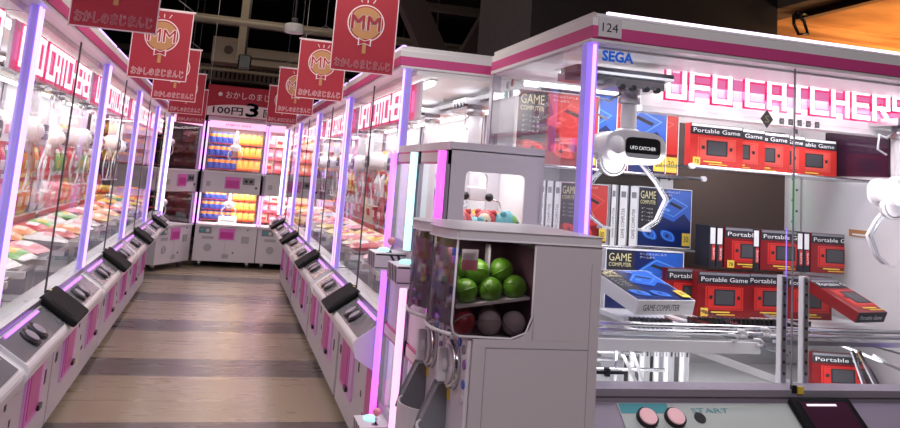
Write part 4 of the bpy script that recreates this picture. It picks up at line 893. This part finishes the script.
# ------------------------------------------------------------------ double-decker machines at the far end
def decker(W=.87, D=.8):
    hw = W/2; r = empty('double_deck_crane'); H = 2.16
    b = MB(); b.box(-hw, hw, 0, D, .09, .60, 'body'); b.box(-hw, hw, 0, D, 1.06, 1.36, 'body'); b.box(-hw, hw, 0, D, 2.10, H, 'white')
    for s in (-1, 1):
        x0, x1 = (hw-.03, hw) if s > 0 else (-hw, -hw+.03); b.box(x0, x1, 0, .04, .6, 2.1, 'lavender'); b.box(x0, x1, D-.04, D, .6, 2.1, 'lavender')
    b.box(-hw, hw, D-.02, D, .6, 2.1, 'white_bright'); b.box(-hw, hw, -.02, 0, .585, .61, 'white'); b.box(-hw, hw, -.02, 0, 1.35, 1.37, 'white'); b.box(-hw-.0, hw, -.015, .3, H, H+.03, 'pink')
    b.box(-.002, .002, -.002, 0, .1, .59, 'grey')
    b.build('cabinet', r, .004)
    h = MB(); h.box(-hw+.03, hw-.03, .005, .015, 2.0, 2.10, 'pink_header'); h.text('tripro mini', (-.18, .003, 2.025), (1, 0, 0), (0, 0, 1), .36, .05, 'pink'); h.build('header_sign', r)
    for (z0, z1) in ((.61, 1.06), (1.37, 2.0)):
        g = MB(); g.quad((-hw+.03, .01, z0), (hw-.03, .01, z0), (hw-.03, .01, z1), (-hw+.03, .01, z1), 'glass'); g.build('glass_pane', r)
    for z in (.12, 1.10):
        lo = z < 1
        d = MB(); d.box(-.10, .12, -.012, 0, z+(.28 if lo else .03), z+(.44 if lo else .20), 'door_pink'); d.box(-.08, .10, -.014, -.012, z+(.30 if lo else .045), z+(.39 if lo else .15), 'door_deep'); d.build('prize_door', r)
        c = MB(); x = -.33 if lo else .20
        c.box(x-.05, x+.12, -.010, 0, z+(.36 if lo else .10), z+(.45 if lo else .20), 'midgrey'); c.cyl((x, -.02, z+(.40 if lo else .15)), (x, -.010, z+(.40 if lo else .15)), .025, 'teal' if lo else 'ink', 14); c.cyl((x+.07, -.02, z+(.40 if lo else .15)), (x+.07, -.010, z+(.40 if lo else .15)), .025, 'panel_white' if lo else 'ink', 14)
        c.build('control_panel', r)
    for q_ in ((.22, .33, .36, .46), (-.03, .06, .14, .20)): MB().box(q_[0], q_[1], -.006, 0, q_[2], q_[3], 'grey').build('service_panel', r)
    s = MB(); s.cyl((-.24, -.008, .28), (-.24, 0, .28), .055, 'grey', 18); s.build('round_vent', r); MB().box(-.33, -.17, -.006, 0, .40, .44, 'grey').build('coin_slot', r); MB().box(-.36, -.30, -.006, 0, 1.15, 1.22, 'grey').build('coin_slot', r)
    for (x, z, rr_) in ((.12, .22, .012), (.30, .55, .012), (.35, 1.16, .018)): MB().cyl((x, -.006, z), (x, 0, z), rr_, 'ink', 10).build('lock', r)
    for x in (-hw+.10, hw-.10):
        for y in (.08, D-.1):
            c = MB(); c.cyl((x-.015, y, .03), (x+.015, y, .03), .03, 'darkgrey', 14); c.box(x-.02, x+.02, y-.02, y+.02, .05, .09, 'steel'); c.build('caster', r)
    for z0 in (.62, 1.38):
        sh = MB()
        for k in range(3): sh.box(-hw+.04, hw-.04, D-.22-k*.0, D-.03, z0+.02+k*(.15 if z0 < 1 else .195)-.006, z0+.02+k*(.15 if z0 < 1 else .195), 'red_print')
        sh.build('display_shelf', r)
        c = MB(); zt = z0+(.43 if z0 < 1 else .60); zc = z0+(.27 if z0 < 1 else .35); c.cyl((.0, .25, zc), (.0, .25, zt), .02, 'white', 12); c.sph((0, .25, zc), .065, 'white_bright', (1.2, 1, .8)); cl = c.build('claw', r)
        for s_ in (-1, 1):
            a = MB(); a.tube([(s_*.05, .25, zc-.03), (s_*.10, .25, zc-.08), (s_*.10, .25, zc-.14), (s_*.05, .25, zc-.18)], .008, 'white', 8); a.build('arm', cl)
    for x, mt in ((hw-.012, 'led_hot'), (-hw+.015, 'led_lilac')):
        l = MB(); l.cyl((x, -.015, .62), (x, -.015, 1.05), .012, mt, 8); l.cyl((x, -.015, 1.38), (x, -.015, 2.08), .012, mt, 8); l.build('led_strip', r)
    return r
d0 = decker(); d0.location = (.125, 12.3, 0)
tag(d0, 'white double-deck crane machine at the aisle end with orange and yellow packets', 'crane machine', 'double-deck crane machines')
d1 = dup(d0, None, (1.005, 12.3, 0), 0, 'white double-deck crane machine at the aisle end filled with pink packets', 'double-deck crane machines')
an = math.atan2(12.295-11.49, -.328+.753)     # its front turns toward the aisle
dl = dup(d0, None, (-.553, 11.905, 0), an, 'white double-deck crane machine standing at an angle in the far left corner', 'double-deck crane machines')
dl.location = (-.56, 11.90, 0)
bk_ = dup(d0, None, (1.885, 12.3, 0), 0, 'white double-deck crane machine beyond the one with pink packets', 'double-deck crane machines')
for d, e_, c_ in ((d0, 9, (1, .85, .85)), (d1, 9, (1, .75, .85)), (dl, 3.0, (1, .85, .95)), (bk_, 5, (1, .85, .9))):
    for z in (1.995, 1.052): area('decker_lamp', (0, .35, z), (.7, .5), e_, c_, (0, 0, 0), d)
for lv, z0, dz in (('upper', 1.38, .195), ('lower', .62, .15)):
    for k in range(3):
        for j in range(9):
            if j == 4 and k > 0: continue
            left = j < 5; x = .125-.355+j*.0885; sc_ = 1.1 if lv == 'upper' else .88
            M = Matrix.Translation((x, 12.3+.65-.035, z0+.021+k*dz)) @ Matrix.Diagonal((1, 1, sc_, 1))
            item('snack_packet', PK['can' if left else 'ybag'], M, '%s snack packet in the %s window of the far centre machine' % ('orange and blue' if left else 'yellow and orange', lv), 'snack packet', 'packets in the far centre machine')
    for k in range(3):
        for j in range(6):
            if j > 3 and k == 2: continue
            x = 1.005-.35+j*.14
            M = Matrix.Translation((x, 12.3+.66-.03*k, z0+.022+k*dz)) @ Matrix.Rotation(random.uniform(-.08, .08), 4, 'Z') @ Matrix.Diagonal((.65, .9, .75 if lv == 'upper' else .57, 1))
            item('snack_packet', PK['pink' if (j+k) % 3 else 'cream'], M, '%s snack packet in the %s window of the far machine filled with pink packets' % ('pink' if (j+k) % 3 else 'cream', lv), 'snack packet', 'packets in the far right machine')
cd = MB(); cd.box(-.13, .13, 0, .004, 0, .11, 'lit_white'); cd.box(-.10, .10, -.001, 0, .03, .05, 'white'); cd = cd.build('notice_card'); cd.location = (.12, 12.40, .62); tag(cd, 'blank white card standing in the lower window of the far centre machine', 'card')

# ------------------------------------------------------------------ camera and world
cam = bpy.data.cameras.new('camera'); co = bpy.data.objects.new('camera', cam); COL.objects.link(co)
YAW, PIT, ROL, F, CY = math.radians(14.875), math.radians(8.482), math.radians(4.374), 804.65, 59.44
f = Vector((math.sin(YAW)*math.cos(PIT), math.cos(YAW)*math.cos(PIT), math.sin(PIT)))
r0 = Vector((math.cos(YAW), -math.sin(YAW), 0)); u0 = r0.cross(f)
rr = r0*math.cos(ROL)+u0*math.sin(ROL); uu = -r0*math.sin(ROL)+u0*math.cos(ROL)
Mx = Matrix((rr, uu, -f)).transposed().to_4x4(); Mx.translation = Vector((0, 0, 1.5)); co.matrix_world = Mx
cam.sensor_width = 36; cam.sensor_fit = 'HORIZONTAL'; cam.lens = F/900*36; cam.shift_x = 0; cam.shift_y = -(214-CY)/900; cam.clip_start = .05
bpy.context.scene.camera = co
w = bpy.data.worlds.new('world'); bpy.context.scene.world = w; w.use_nodes = True
w.node_tree.nodes['Background'].inputs[0].default_value = (.05, .045, .05, 1); w.node_tree.nodes['Background'].inputs[1].default_value = .5
sc = bpy.context.scene
sc.view_settings.view_transform = 'Standard'; sc.view_settings.exposure = 0
sc.cycles.transparent_max_bounces = 32; sc.cycles.max_bounces = 8; sc.cycles.use_denoising = True
# room light: area fills added out of view over the aisle and behind the photographer
area('aisle_fill', (0.1, 4.6, 3.1), (1.4, 3.2), 42, (1, .93, .80), (math.radians(22), 0, 0))
area('far_fill', (0.1, 9.5, 4.1), (2.0, 5), 34, (1, .86, .68))
area('near_fill', (.6, -.8, 3.9), (3, 2), 95, (1, .93, .95), (math.radians(12), 0, 0))
area('timber_fill', (5.6, 4.2, 2.2), (1.2, .6), 70, (1, .66, .34), (math.radians(150), 0, 0))  # warm uplight added to brighten the timber, no fitting there
